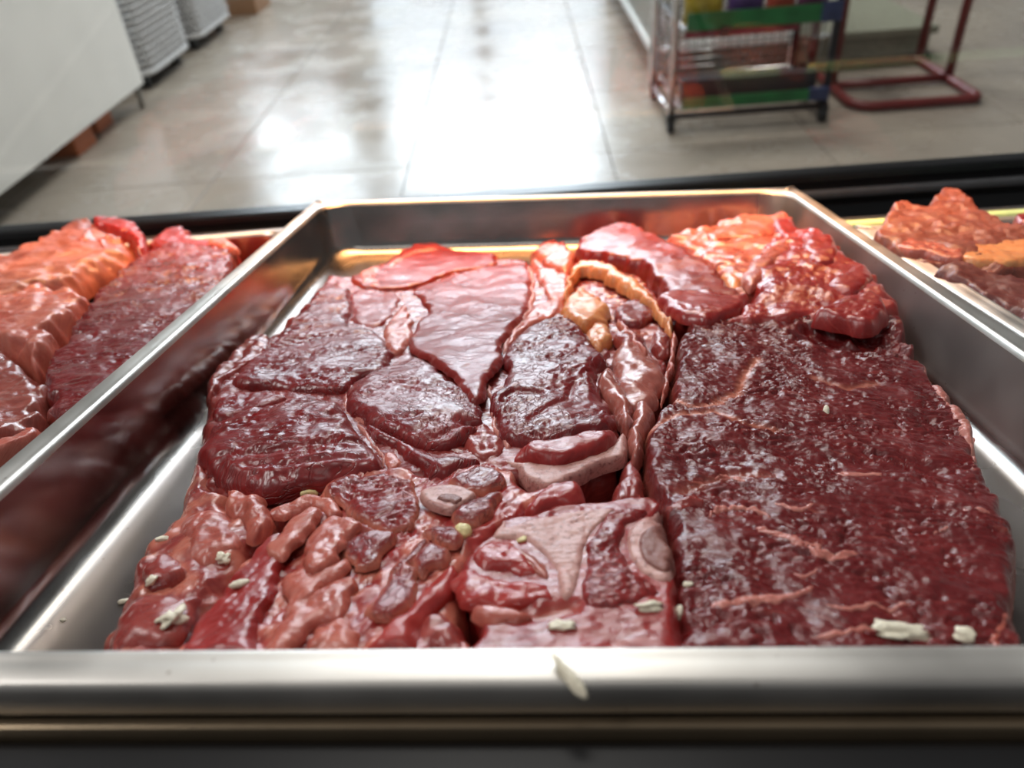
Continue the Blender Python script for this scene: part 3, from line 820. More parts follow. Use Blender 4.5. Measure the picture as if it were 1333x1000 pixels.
Lobe('fat_lump', [(655, 448), (672, 430), (690, 405), (712, 396), (735, 396), (728, 410), (704, 420), (682, 436), (664, 450)], mat='fat', dz=-.001, H=.007, r=.006, ang=.7, **S)
Lobe('fat_lump', [(729, 402), (742, 386), (760, 380), (780, 389), (793, 404), (790, 417), (764, 427), (741, 418)], mat='yellowfat', warp=.003, dz=.003, H=.010, r=.008, und=.002, knob=.0014, kscale=.008, lump=.0006, label='round orange fat nodule', **S)
Lobe('fat_lump', [(760, 442), (774, 424), (792, 428), (794, 447), (783, 456)], mat='yellowfat', dz=.000, H=.008, r=.005, knob=.002, kscale=.008, label='yellow torn fat bit', **S)
Lobe('fat_strap', strip_px([(738, 384), (744, 362), (758, 348), (785, 352), (812, 368), (838, 384), (858, 405), (874, 430)], [3, 5, 5, 7, 8, 6, 5, 2]), mat='yellowfat', warp=.0035, dz=.0035, H=.010, r=.005, knob=.0009, kscale=.007, lump=.0008, ang=-.6, label='long curved strap of orange fat', **S)
Lobe('muscle', [(798, 408), (810, 396), (835, 392), (852, 406), (842, 420), (812, 422)], mat='lean', dz=-.003, H=.006, r=.006, label='dark lean pocket', **S)
Lobe('membrane_fold', [(796, 462), (815, 450), (842, 456), (862, 475), (868, 500), (855, 522), (832, 532), (812, 526), (798, 495)], mat='membrane', dz=.001, H=.010, r=.014, und=.0025, lump=.0005, bulge=.002, label='glossy brown-pink membrane dome', **S)
Lobe('membrane_fold', strip_px([(806, 420), (820, 438), (838, 458)], [3, 5, 3]), mat='fat', dz=.004, H=.008, r=.004, **S)
Lobe('membrane_fold', [(776, 498), (788, 488), (802, 490), (816, 510), (825, 540), (818, 562), (808, 552), (798, 534), (784, 514)], mat='membrane', dz=.004, H=.013, r=.008, ang=-1.1, und=.0015, label='curled flap of membrane', **S)
Lobe('membrane_fold', [(819, 548), (824, 534), (838, 527), (853, 532), (848, 556), (838, 580), (834, 600), (818, 604), (816, 578)], mat='membrane', dz=.001, H=.011, r=.008, und=.002, knob=.0015, kscale=.013, **S)
Lobe('membrane_fold', [(800, 640), (810, 612), (822, 598), (836, 590), (836, 622), (846, 650), (838, 664), (800, 664)], mat='wetfat', dz=-.004, H=.012, r=.008, und=.002, ang=1.3, **S)
Lobe('membrane_fold', strip_px([(878, 436), (876, 465), (866, 495), (862, 520)], [3, 4, 4, 2]), mat='fat', dz=.000, H=.009, r=.004, knob=.001, kscale=.006, **S)
Lobe('fat_lump', [(800, 440), (820, 434), (838, 440), (836, 452), (812, 454)], mat='wetfat', dz=.001, H=.008, r=.007, knob=.002, kscale=.008, **S)
Lobe('fat_lump', [(845, 440), (862, 432), (874, 440), (868, 462), (852, 458)], mat='wetfat', dz=-.001, H=.008, r=.006, knob=.0025, kscale=.007, **S)

# ---- 8 front-left fatty steak
MOTTLE = lambda x, y, u, v: .55 * np.clip(1.6 * fbm(x / .016, y / .016, 5, 3) + .25, 0, 1)
fatty = Lobe('fatty_steak', [(232, 900), (236, 842), (262, 808), (288, 773), (317, 738), (350, 706), (380, 676), (402, 652), (440, 624), (500, 612), (560, 618), (610, 606), (650, 604), (690, 636), (745, 634), (766, 650), (742, 680), (690, 690), (640, 720), (606, 770), (618, 830), (612, 900)],
             G, FC, dz=-.003, floor=FLOOR, r=.009, ang=.9, mat='fresh', tone=-.05, und=.002, knob=.0016, kscale=.009, lump=.0006, groove=.0006, fatf=MOTTLE)
tag(fatty.o, 'fat-streaked bone-in steak in the front left of the middle pan', 'meat', 'beef cuts in the middle pan')
S = dict(G=G, frame=FC, parent=fatty)
Lobe('muscle', [(422, 636), (452, 622), (495, 616), (536, 624), (545, 644), (548, 666), (526, 690), (495, 692), (474, 682), (450, 662), (434, 648)], mat='lean', ang=-.1, dz=.0016, H=.0042, r=.005, warp=.0032, edge_fat=.75, groove=.0012, lump=.0006, tone=.05, label='wrinkled oval muscle', **S)
b1 = Lobe('knuckle_bone', [(545, 645), (560, 637), (582, 633), (606, 638), (622, 646), (600, 660), (584, 667), (560, 659)], mat='bone', dz=.0032, H=.004, r=.002, groove=0, lump=.0002, und=.0004, warp=.0008, label='small pale bone ring', **S)
class _P: pass
def subpart(parent, name, px, mat, **kw):
    l = Lobe(name, px, parent.top, parent.frame, parent, **{**dict(dz=.0010, H=.0016, r=.0015, und=.0001, groove=0, lump=.0004, level=1., res=.0008), **kw}, mat=mat)
    return l
subpart(b1, 'spongy_core', [(567, 655), (573, 643), (590, 641), (603, 646), (596, 655), (584, 661)], 'spongy', warp=.0006)
Lobe('muscle', [(588, 630), (606, 614), (625, 606), (646, 612), (658, 630), (640, 640), (618, 640)], mat='lean', dz=.0016, H=.0042, r=.005, warp=.0032, edge_fat=.75, ang=.5, label='small muscle behind the bone', **S)
Lobe('muscle', [(588, 676), (600, 664), (622, 650), (652, 642), (654, 656), (630, 672), (610, 684)], mat='lean', dz=.0016, H=.0042, r=.005, warp=.0032, edge_fat=.75, ang=.5, **S)
Lobe('muscle', [(555, 694), (570, 686), (592, 686), (606, 692), (598, 706), (575, 708)], mat='lean', dz=.0016, H=.0042, r=.005, warp=.0032, edge_fat=.75, ang=.2, **S)
Lobe('muscle', [(678, 670), (708, 642), (746, 637), (764, 646), (762, 660), (722, 668), (690, 680)], mat='fresh', dz=.006, H=.012, r=.006, ang=.3, tone=-.03, label='bright red flap', **S)
Lobe('muscle', [(442, 722), (458, 702), (486, 692), (512, 696), (505, 715), (486, 738), (462, 744)], mat='lean', dz=.0016, H=.0042, r=.005, warp=.0032, edge_fat=.75, ang=.8, tone=.02, **S)
Lobe('muscle', [(480, 800), (498, 758), (520, 735), (540, 730), (548, 755), (532, 786), (508, 806)], mat='lean', dz=.0016, H=.0042, r=.005, warp=.0032, edge_fat=.75, ang=.9, tone=.05, **S)
Lobe('muscle', [(536, 740), (546, 716), (565, 706), (590, 714), (592, 728), (566, 740), (548, 752)], mat='lean', dz=.0016, H=.0042, r=.005, warp=.0032, edge_fat=.75, ang=.7, **S)
Lobe('muscle', [(512, 735), (540, 706), (556, 700), (560, 712), (536, 734), (518, 752)], mat='lean', dz=.0016, H=.0042, r=.005, warp=.0032, edge_fat=.75, ang=.8, **S)
Lobe('strap_muscle', [(478, 850), (500, 818), (535, 784), (562, 752), (592, 728), (594, 764), (580, 786), (556, 812), (540, 850)], mat='fresh', dz=.003, H=.009, r=.010, ang=.85, tone=.06, groove=.0003, label='long pale red strap', **S)
Lobe('muscle', [(236, 860), (262, 806), (288, 772), (317, 737), (348, 708), (372, 700), (374, 730), (362, 760), (352, 795), (338, 835), (330, 865)], mat='fresh', dz=.001, H=.008, r=.006, ang=.9, tone=-.05, lump=.0004, label='bright red cut edge', **S)
Lobe('fat_fold', [(346, 712), (372, 684), (402, 658), (418, 668), (404, 690), (380, 716), (360, 726)], mat='fat', warp=.0038, lump=.0006, dz=.004, H=.0044, r=.008, ang=.9, **S)
Lobe('fat_fold', [(392, 720), (404, 694), (424, 672), (452, 672), (470, 682), (458, 698), (440, 720), (420, 740), (398, 744)], mat='fat', warp=.0038, lump=.0006, dz=.005, H=.0044, r=.008, ang=.8, und=.002, **S)
Lobe('fat_fold', [(364, 770), (376, 740), (396, 728), (420, 738), (440, 726), (452, 742), (430, 762), (400, 786), (376, 800)], mat='fat', warp=.0038, lump=.0006, dz=.002, H=.0044, r=.008, ang=.8, knob=.0010, kscale=.008, **S)
Lobe('fat_fold', [(352, 820), (370, 790), (400, 780), (420, 764), (446, 752), (462, 762), (458, 790), (440, 806), (408, 818), (380, 850), (350, 860)], mat='fat', warp=.0038, lump=.0006, dz=.001, H=.0044, r=.008, ang=.7, knob=.0010, kscale=.008, **S)
Lobe('fat_fold', [(398, 850), (404, 822), (428, 808), (452, 800), (468, 820), (470, 850)], mat='fat', warp=.0038, lump=.0006, dz=.001, H=.0044, r=.008, knob=.003, kscale=.009, tone=.05, label='rounded pale fat knobs', **S)
Lobe('fat_fold', [(350, 668), (372, 655), (398, 642), (424, 648), (446, 664), (428, 670), (400, 656), (372, 680)], mat='fat', warp=.0038, lump=.0006, dz=.001, H=.0044, r=.008, knob=.002, kscale=.009, **S)
Lobe('fat_lump', [(540, 850), (546, 815), (566, 800), (590, 806), (604, 830), (604, 855)], mat='wetfat', dz=.000, H=.008, r=.007, knob=.003, kscale=.008, tone=-.05, label='wet dark red lumps', **S)

# ---- 9 front bone steak
bone = Lobe('bone_steak', [(592, 745), (612, 716), (644, 697), (652, 688), (698, 670), (749, 661), (803, 657), (843, 658), (866, 668), (871, 690), (884, 739), (893, 795), (898, 840), (901, 900), (600, 900), (612, 830), (620, 800), (606, 782), (593, 766)],
            G, FC, dz=.003, floor=FLOOR, r=.006, ang=.1, mat='fresh', groove=.0003, lump=.0004, und=.0012, tone=-.08, warp=.001,
            grooves=[([(625, 800), (660, 790), (700, 800), (740, 790)], .003, .004, .3)])
tag(bone.o, 'pinkish steak with cut round bone and flat blade bone, front centre of middle pan', 'meat', 'beef cuts in the middle pan')
overlay(bone, 'blade_bone', [(642, 698), (650, 687), (700, 672), (749, 663), (790, 660), (802, 666), (778, 686), (764, 708), (757, 734), (750, 765), (736, 782), (726, 764), (722, 740), (697, 712), (676, 703)], 'bone', r=.004, H=.0025, dz=.0012, sub=4, warp=.0009, label='flat pale triangular blade bone')
mb = overlay(bone, 'marrow_bone', [(817, 690), (830, 676), (846, 669), (864, 670), (869, 690), (884, 741), (886, 754), (857, 753), (832, 740), (818, 718)], 'bone', r=.004, H=.003, dz=.0016, warp=.0006, label='pale ring of the cut round bone')
subpart(mb, 'spongy_core', [(832, 700), (842, 686), (858, 681), (866, 690), (878, 736), (872, 742), (856, 740), (836, 724)], 'spongy', dz=.0012, warp=.0006)
overlay(bone, 'muscle', [(790, 664), (812, 659), (838, 660), (846, 666), (822, 676), (812, 694), (812, 716), (826, 740), (846, 752), (860, 770), (820, 778), (790, 784), (764, 780), (758, 750), (764, 708), (778, 684)], 'lean', r=.005, H=.0035, dz=.0022, groove=.0010, lump=.0006, glen=14, gwid=3.2, ang=.0, res=.0010, tone=.05, label='ridged dark red muscle between the bones')
S = dict(G=G, frame=FC, parent=bone)
Lobe('fat_fold', [(612, 722), (640, 702), (668, 706), (690, 718), (700, 740), (688, 752), (655, 750), (625, 748)], mat='fresh', warp=.0035, lump=.0006, groove=.0006, dz=.0045, H=.004, r=.006, knob=.0016, kscale=.010, tone=.08, **S)
Lobe('fat_fold', [(592, 758), (608, 740), (640, 752), (680, 755), (716, 764), (728, 782), (700, 790), (655, 792), (622, 796), (600, 778)], mat='fresh', warp=.0035, lump=.0006, groove=.0006, dz=.0045, H=.005, r=.007, knob=.0022, kscale=.014, tone=.1, label='pale pink folded edge', **S)
Lobe('fat_fold', [(612, 800), (640, 786), (676, 790), (700, 804), (668, 812), (640, 818)], mat='fat', dz=.0045, H=.005, r=.006, tone=-.02, **S)
overlay(bone, 'membrane_fold', [(672, 712), (690, 716), (705, 730), (712, 748), (700, 746), (684, 732)], 'membrane', r=.004, H=.003, dz=.002)

# ---- 10 trimmings at the left edge
trim = Lobe('fat_trimming', [(128, 905), (132, 838), (146, 805), (172, 744), (186, 714), (204, 694), (220, 674), (238, 634), (246, 604), (270, 606), (300, 640), (330, 652), (366, 650), (368, 678), (330, 730), (300, 775), (262, 830), (255, 905)],
            G, FC, dz=-.004, floor=FLOOR, r=.016, mat='wetfat', knob=.002, kscale=.011, und=.003, ang=.7, tone=.0, fatf=MOTTLE)
tag(trim.o, 'wet dark red trimming with fat lying against the left side, front of the middle pan', 'meat', 'beef cuts in the middle pan')
S = dict(G=G, frame=FC, parent=trim)
Lobe('fat_fold', [(292, 640), (322, 644), (352, 656), (358, 680), (340, 700), (322, 700), (306, 680)], mat='fat', warp=.004, lump=.0006, dz=.003, H=.009, r=.009, knob=.003, kscale=.010, tone=-.03, label='rounded salmon fat lumps', **S)
Lobe('fat_fold', [(232, 690), (252, 668), (284, 664), (312, 684), (312, 712), (288, 730), (262, 740), (240, 722)], mat='fat', dz=.000, H=.008, r=.010, knob=.002, kscale=.009, tone=-.10, **S)
Lobe('fat_fold', [(184, 742), (206, 722), (230, 728), (240, 748), (216, 762), (190, 762)], mat='wetfat', dz=.001, H=.007, r=.010, tone=.05, **S)
Lobe('muscle', [(150, 812), (172, 780), (200, 772), (240, 778), (262, 772), (246, 810), (216, 840), (150, 842)], mat='wetfat', dz=.001, H=.007, r=.012, tone=.0, **S)

# ------------------------------------------------------------------ left pan
GL = Height([(-.60, .72, .020), (-.45, .72, .010), (-.35, .70, -.004), (-.40, .50, .008), (-.5, .5, .016), (-.33, .45, -.004), (-.45, .38, .008), (-.62, .50, .012)], sig=.09)
FLL = -.055
lmain = Lobe('beef_cut', [(-60, 380), (-50, 345), (0, 336), (33, 322), (66, 303), (96, 289), (122, 290), (150, 306), (172, 316), (174, 334), (142, 347), (112, 357), (92, 370), (66, 374), (33, 386), (-10, 398)],
             GL, FL, floor=-.022, r=.022, mat='dry', tone=.22, und=.003, ang=.6, bulge=.002, edge_fat=.5, res=.0018, fatf=lambda x, y, u, v: .35 * np.clip(1.5 * fbm(x / .05, y / .05, 9, 3) + .1, 0, 1))
tag(lmain.o, 'brownish pink cut at the far left of the left pan', 'meat', 'cuts in the left pan')
l2 = Lobe('beef_cut', [(116, 294), (124, 286), (140, 283), (172, 290), (188, 300), (196, 322), (186, 334), (170, 330), (168, 316), (148, 304)], GL, FL, dz=.006, floor=FLL, r=.010, mat='fresh', tone=-.04, res=.0018)
tag(l2.o, 'small glossy bright red chunk behind the brownish cut in the left pan', 'meat', 'cuts in the left pan')
l3 = Lobe('beef_steak', [(52, 488), (79, 452), (99, 416), (118, 390), (134, 372), (148, 358), (180, 338), (210, 324), (240, 319), (284, 326), (312, 338), (300, 390), (240, 470), (180, 530), (110, 590), (70, 580), (50, 530)],
          GL, FL, floor=FLL, r=.012, mat='lean', ang=.25, tone=-.06, groove=.0006, lump=.0006, bulge=.002, edge_fat=.5)
tag(l3.o, 'long dark red steak beside the rim of the left pan', 'meat', 'cuts in the left pan')
l4 = Lobe('fat_lump', [(-60, 420), (-20, 392), (20, 382), (50, 370), (86, 377), (116, 380), (118, 396), (100, 414), (78, 430), (80, 450), (58, 462), (42, 474), (18, 458), (-20, 446)], GL, FL, dz=.002, floor=FLL, r=.014, mat='fat', knob=.004, kscale=.022, und=.003, ang=.4, tone=.03)
tag(l4.o, 'orange lumpy piece of fat in the left pan', 'meat', 'cuts in the left pan')
l5 = Lobe('beef_cut', [(-60, 455), (-20, 448), (10, 452), (36, 476), (62, 492), (72, 520), (66, 545), (48, 560), (0, 580), (-60, 600)], GL, FL, dz=.001, floor=FLL, r=.014, mat='membrane', tone=-.16, knob=.0025, kscale=.02, und=.003)
tag(l5.o, 'wet glossy dark purple-red piece at the front of the left pan', 'meat', 'cuts in the left pan')
l6 = Lobe('fat_strip', strip_px([(-50, 600), (0, 588), (30, 577), (60, 560)], [8, 9, 8, 4]), GL, FL, dz=.002, floor=FLL, r=.006, mat='fat', ang=.3)
tag(l6.o, 'thin orange-pink strip of fat at the near end of the left pan', 'meat', 'cuts in the left pan')
l7 = Lobe('beef_cut', [(192, 326), (204, 308), (222, 300), (244, 300), (258, 312), (280, 316), (292, 312), (312, 322), (306, 336), (260, 330), (215, 330)], GL, FL, dz=-.004, floor=FLL, r=.010, mat='smooth', tone=.05, res=.0018)
tag(l7.o, 'orange-red lean piece against the far wall of the left pan', 'meat', 'cuts in the left pan')
Lobe('fat_fold', [(270, 320), (280, 312), (298, 314), (312, 326), (300, 328)], GL, FL, l7, dz=.003, H=.008, r=.006, mat='fat', label='curl of orange fat')
overlay(lmain, 'fat_fold', [(112, 352), (130, 332), (150, 320), (172, 322), (172, 334), (142, 346)], 'membrane', H=.006, dz=.003, r=.008, res=.0016, knob=.002, kscale=.016)

# ------------------------------------------------------------------ right pan
GR = Height([(.36, .66, .010), (.44, .66, .018), (.50, .62, .012), (.42, .50, -.010), (.5, .5, -.012)], sig=.07)
r1_ = Lobe('bone_in_cut', [(1134, 312), (1150, 290), (1157, 280), (1180, 275), (1199, 280), (1208, 270), (1222, 262), (1253, 264), (1274, 276), (1293, 287), (1314, 295), (1345, 303), (1380, 320), (1380, 348), (1335, 346), (1312, 354), (1270, 350), (1210, 342), (1160, 326)],
           GR, FR, floor=-.040, r=.007, mat='dry', tone=.2, und=.004, ang=.4, lump=.0006, edge_fat=.5, gy=.10, res=.0016)
tag(r1_.o, 'bone-in cut with a raised peak and orange fat edge, top of the right pan', 'meat', 'cuts in the right pan')
overlay(r1_, 'muscle', [(1200, 284), (1208, 270), (1222, 263), (1253, 265), (1274, 277), (1294, 289), (1270, 300), (1230, 296)], 'smooth', H=.006, dz=.005, r=.010, res=.0016, lump=.0006, tone=.0, label='dark pink raised peak')
overlay(r1_, 'muscle', [(1156, 282), (1180, 276), (1198, 282), (1186, 292), (1164, 294)], 'smooth', H=.005, dz=.004, r=.008, res=.0016)
Lobe('fat_edge', [(1146, 318), (1170, 314), (1210, 322), (1250, 326), (1256, 344), (1215, 340), (1170, 330)], GR, FR, r1_, dz=-.003, H=.011, r=.005, mat='fat', knob=.0022, kscale=.010, lump=.0008, label='orange-pink cut fat edge')
Lobe('bone_edge', [(1244, 328), (1280, 322), (1345, 316), (1348, 340), (1312, 352), (1270, 348), (1246, 342)], GR, FR, r1_, dz=-.004, H=.011, r=.005, mat='yellowfat', tone=.12, knob=.001, kscale=.012, lump=.0006, label='pale yellow bone edge')
r2_ = Lobe('beef_cut', [(1208, 358), (1220, 345), (1232, 339), (1253, 348), (1296, 356), (1340, 370), (1390, 390), (1390, 440), (1335, 442), (1291, 410), (1247, 382)], GR, FR, dz=.002, floor=-.055, r=.014, mat='dry', tone=.0, und=.003, ang=-.4, lump=.0008, bulge=.003)
tag(r2_.o, 'brownish dark cut below the bone-in cut in the right pan', 'meat', 'cuts in the right pan')
r3_ = Lobe('beef_cut', [(1312, 294), (1318, 284), (1340, 282), (1375, 290), (1375, 306), (1340, 303)], GR, FR, dz=-.002, floor=-.05, r=.010, mat='fresh', tone=-.05, res=.0018)
tag(r3_.o, 'small red cut behind the bone-in cut in the right pan', 'meat', 'cuts in the right pan')

# ------------------------------------------------------------------ display case (rail, deck, glass)
case = empty('display_case', (0, .92, .0), 'black refrigerated meat display case with a sloping deck and clear front glass', 'display case')
def case_part(name, bm, mat, mw_=None):
    o = obj(name, bm, mat)
    o.parent = case
    o.matrix_parent_inverse = Matrix.Translation((0, -.92, 0))
    if mw_ is not None: o.matrix_basis = mw_
    return o
m_black = plain('black_enamel', (.010, .010, .011), .32, bscale=30)
m_dark = plain('dark_grey_trim', (.035, .036, .038), .35)
m_greyline = plain('grey_trim', (.16, .16, .165), .35)
m_green = plain('pale_green_glint', srgb(206, 246, 176), .3)
case_part('front_rail', bx(-1.7, 1.7, .935, .968, .405, .4465, .008), m_black)
case_part('rail_trim', bx(-1.7, 1.7, .925, .936, .418, .4275, .003), m_greyline)
case_part('front_panel', bx(-1.7, 1.7, .94, .985, 0.02, .405, .003), m_black)
dk = FD.mat(0, 0, 0)
case_part('deck', bx(-1.1, 1.1, .05, .925, -.10, -.078, .002), m_black, dk)
case_part('deck_step', bx(.30, 1.1, .735, .80, -.079, -.0125, .003), m_dark, dk)
case_part('glint_strip', bx(.29, 1.1, .700, .716, -.03, .0015, .003), m_green, FR.mat(0, .038, 0))  # added green bar paints in a lamp reflection at the right pan's rim
# near ledge that carries the pan flange, and the dark back below it
m_ledge = plain('worn_steel_ledge', srgb(150, 132, 108), .35, metal=.8, bscale=25)
nl = FC.mat(0, 0, 0)
case_part('near_ledge', bx(-1.0, 1.0, .1675, .1725, -.022, -.0145, .0012), m_ledge, nl)
case_part('back_panel', bx(-1.0, 1.0, .085, .1668, -.16, -.019, .003), m_black, nl)
m_glass, nt, b = new_mat('clear_glass')
nt.nodes.remove(b)
out = nt.nodes['Material Output']
tr = N(nt, 'ShaderNodeBsdfTransparent'); tr.inputs[0].default_value = (.965, .975, .97, 1)
gl = N(nt, 'ShaderNodeBsdfGlossy', in_Roughness=.02)
fz = N(nt, 'ShaderNodeFresnel', in_IOR=1.45)
ms = N(nt, 'ShaderNodeMixShader')
L(nt, fz.outputs[0], ms.inputs[0]); L(nt, tr.outputs[0], ms.inputs[1]); L(nt, gl.outputs[0], ms.inputs[2]); L(nt, ms.outputs[0], out.inputs['Surface'])
case_part('glass_pane', bx(-1.7, 1.7, .950, .953, .4465, 1.25), m_glass)

# ------------------------------------------------------------------ background: wire rack
m_chrome = plain('chrome', (.55, .55, .56), .22, metal=1.)
m_navy = plain('dark_blue_paint', (.008, .010, .018), .6)
m_caster = plain('black_rubber', (.012, .012, .013), .6)
m_stripg = plain('green_price_strip', srgb(34, 104, 56), .4, bscale=20, var=.25)
m_blue = plain('blue_label', srgb(48, 58, 92), .4, bscale=30, var=.3)
m_white = plain('white_label', srgb(214, 218, 214), .5)
m_yel = plain('yellow_label', srgb(196, 176, 64), .5)
RX0, RX1, RY0, RY1 = .440, .900, 2.36, 2.70
rack = empty('wire_rack', ((RX0 + RX1) / 2, (RY0 + RY1) / 2, 0), 'chrome wheeled wire rack with green price strips on its shelves', 'rack')
def rp(name, bm, mat, parent=None):
    o = obj(name, bm, mat, parent or rack)
    if parent is None: o.matrix_parent_inverse = Matrix.Translation(rack.location).inverted()
    return o
for x, y, m in ((RX0, RY0, m_chrome), (RX0, RY1, m_chrome), (RX1, RY0, m_navy), (RX1, RY1, m_navy)):
    p = rp('post', tube([(x, y, .05), (x, y, 1.3)], .011), m)
    c = rp('caster', tube([(x - .009, y, .022), (x + .009, y, .022)], .0215, 16), m_caster)
    rp('caster_fork', bx(x - .013, x + .013, y - .012, y + .012, .030, .056, .003), m_caster)
m_brown = plain('dark_bar', (.05, .035, .032), .4)
rp('base_bar', tube([(RX0, RY0, .05), (RX1, RY0, .05)], .010), m_brown)
rp('base_bar', tube([(RX0, RY1, .05), (RX1, RY1, .05)], .010), m_brown)
rp('base_bar', tube([(RX0, RY0, .05), (RX0, RY1, .05)], .009), m_chrome)
rp('base_bar', tube([(RX1, RY0, .05), (RX1, RY1, .05)], .009), m_brown)
for zs, depth in ((.075, .03), (.295, .045)):
    rp('shelf_frame', tube([(RX0 + .02, RY0 - .005, zs), (RX1 - .01, RY0 - .005, zs), (RX1 - .01, RY1, zs), (RX0 + .02, RY1, zs)], .006, 8, True), m_chrome)
    for k in range(11):
        x = RX0 + .03 + k * (RX1 - RX0 - .05) / 10
        rp('shelf_wire', tube([(x, RY0, zs), (x, RY1, zs)], .003, 6), m_chrome)
    st = rp('price_strip', bx(RX0 + .03, RX1 - .02, RY0 - .016, RY0 - .010, zs - .002, zs + depth, .001), m_stripg)
    for a, b_, m in ((.08, .11, m_yel), (.18, .24, m_white), (.30, .335, m_yel), (.335, .385, m_white), (.385, .432, m_blue)):
        obj('printed_patch', bx(a + RX0 - rack.location.x, b_ + RX0 - rack.location.x, RY0 - .0175 - rack.location.y, RY0 - .0155 - rack.location.y, zs + .006, zs + depth - .008), m, st)
    rp('strip_end', bx(RX1 - .055, RX1 + .004, RY0 - .019, RY0 - .004, zs - .004, zs + depth + .004, .003), m_blue)
rp('dark_tray', bx(RX0 + .03, RX1 - .03, RY0 + .01, RY0 + .06, .080, .150, .004), m_navy)
for k in range(9):                            # back and side wires
    z = .10 + k * .024
    rp('back_wire', tube([(RX0, RY1, z), (RX1, RY1, z)], .0022, 6), m_chrome)
for k in range(16):
    x = RX0 + .02 + k * (RX1 - RX0 - .04) / 15
    rp('back_wire', tube([(x, RY1 - .004, .09), (x, RY1 - .004, .31)], .0022, 6), m_chrome)
for x in (RX0, RX1):
    for k in range(4):
        rp('side_wire', tube([(x, RY0 + .03 + .07 * k, .16), (x, RY0 + .03 + .07 * k, .29)], .0025, 6), m_chrome)
    rp('side_brace', tube([(x, RY0, .25), (x, RY1, .16)], .004, 6), m_chrome)
rp('clip', bx(RX0 + .125, RX0 + .150, RY0 - .024, RY0 - .008, .272, .300, .003), m_caster)
m_packs = [plain('yellow_pack', srgb(196, 172, 60), .35, bscale=18, var=.35), plain('purple_pack', srgb(88, 62, 120), .35, bscale=18, var=.35), plain('orange_pack', srgb(190, 84, 66), .35, bscale=18, var=.35),
           plain('plum_pack', srgb(112, 58, 92), .35, bscale=18, var=.35), plain('red_pack', srgb(140, 46, 60), .35, bscale=18, var=.3)]
def pillow(w, d, h, mat_name='pack'):
    bm = bmesh.new()
    n, k = 12, 14
    R = []
    for j in range(k + 1):
        t = j / k
        th = d * .5 * (math.sin(math.pi * min(max(t, .0), 1)) ** .45) + .002
        row = []
        for i in range(n * 2):
            a = 2 * math.pi * i / (n * 2)
            cx, sy = math.cos(a), math.sin(a)
            ww = w * .5 * (1 - .05 * math.sin(math.pi * t))
            row.append(bm.verts.new((ww * math.copysign(abs(cx) ** .7, cx), th * math.copysign(abs(sy) ** 1.2, sy) * (1 + .08 * math.sin(9 * t + 3 * cx)), h * t)))
        R.append(row)
    for A, B in zip(R, R[1:]):
        m = len(A)
        for i in range(m): bm.faces.new((A[i], A[(i + 1) % m], B[(i + 1) % m], B[i]))
    bm.faces.new(R[0][::-1]); bm.faces.new(R[-1])
    for f in bm.faces: f.smooth = True
    return bm
pk = [('yellow snack bag', 0, .072, .115, 'yellow snack bag on the upper wire rack shelf'), ('p', 1, .190, .105, 'purple snack bag on the wire rack beside the yellow one'),
      ('o', 2, .290, .085, 'orange-red snack bag on the wire rack between purple bags'), ('u', 3, .380, .090, 'plum coloured snack bag at the right end of the wire rack shelf')]
for nm, mi, xo, w_, lb in pk:
    o = obj('snack_bag', pillow(w_, .05, .20), m_packs[mi], None, (RX0 + xo + .012, RY0 + .035, .302))
    tag(o, lb, 'snack bag', 'snack bags on the wire rack')
hb = obj('hanging_pack', pillow(.34, .03, .022), m_packs[4], rack)
hb.matrix_parent_inverse = Matrix.Translation(rack.location).inverted(); hb.location = (RX0 + .19, RY0 + .004, .270); hb.name = 'shelf_lining'; hb['label'] = 'reddish lining under the upper shelf'

# ---- white wire bin behind the rack
m_wwire = plain('white_coated_wire', srgb(222, 226, 224), .4)
m_speck, nt, b = new_mat('speckled_white_bag')
tc = N(nt, 'ShaderNodeTexCoord'); n1 = N(nt, 'ShaderNodeTexNoise', in_Scale=55., in_Detail=3.)
L(nt, tc.outputs['Object'], n1.inputs['Vector']); r_ = ramp(nt, [(.38, srgb(120, 116, 96)), (.56, srgb(216, 218, 212))]); L(nt, n1.outputs['Fac'], r_.inputs[0]); L(nt, r_.outputs[0], b.inputs['Base Color'])
BX, BY0, BY1, BZ = .463, 2.90, 4.5, .100
bin_ = empty('white_wire_bin', (.75, 3.7, 0), 'white wire-sided bin behind the left post of the wire rack', 'bin')
def bp_(name, bm, mat):
    o = obj(name, bm, mat, bin_); o.matrix_parent_inverse = Matrix.Translation(bin_.location).inverted(); return o
for x in (BX, BX + .50):
    bp_('rail', bx(x - .012, x + .012, BY0, BY1, BZ, BZ + .028, .004), m_wwire)
    bp_('rail', bx(x - .012, x + .012, BY0, BY1, .62, .65, .004), m_wwire)
for y in (BY0 + .01, BY1 - .01):
    bp_('rail', bx(BX, BX + .50, y - .012, y + .012, BZ, BZ + .028, .004), m_wwire)
    for x in (BX, BX + .50):
        bp_('leg', bx(x - .010, x + .010, y - .010, y + .010, 0, .65, .003), m_wwire)
for k in range(30):
    y = BY0 + .05 + k * .052
    bp_('wire', tube([(BX, y, BZ + .01), (BX, y, .64)], .003, 6), m_wwire)
bp_('liner', bx(BX + .02, BX + .48, BY0 + .03, BY1 - .03, BZ + .012, .60, .01), m_speck)

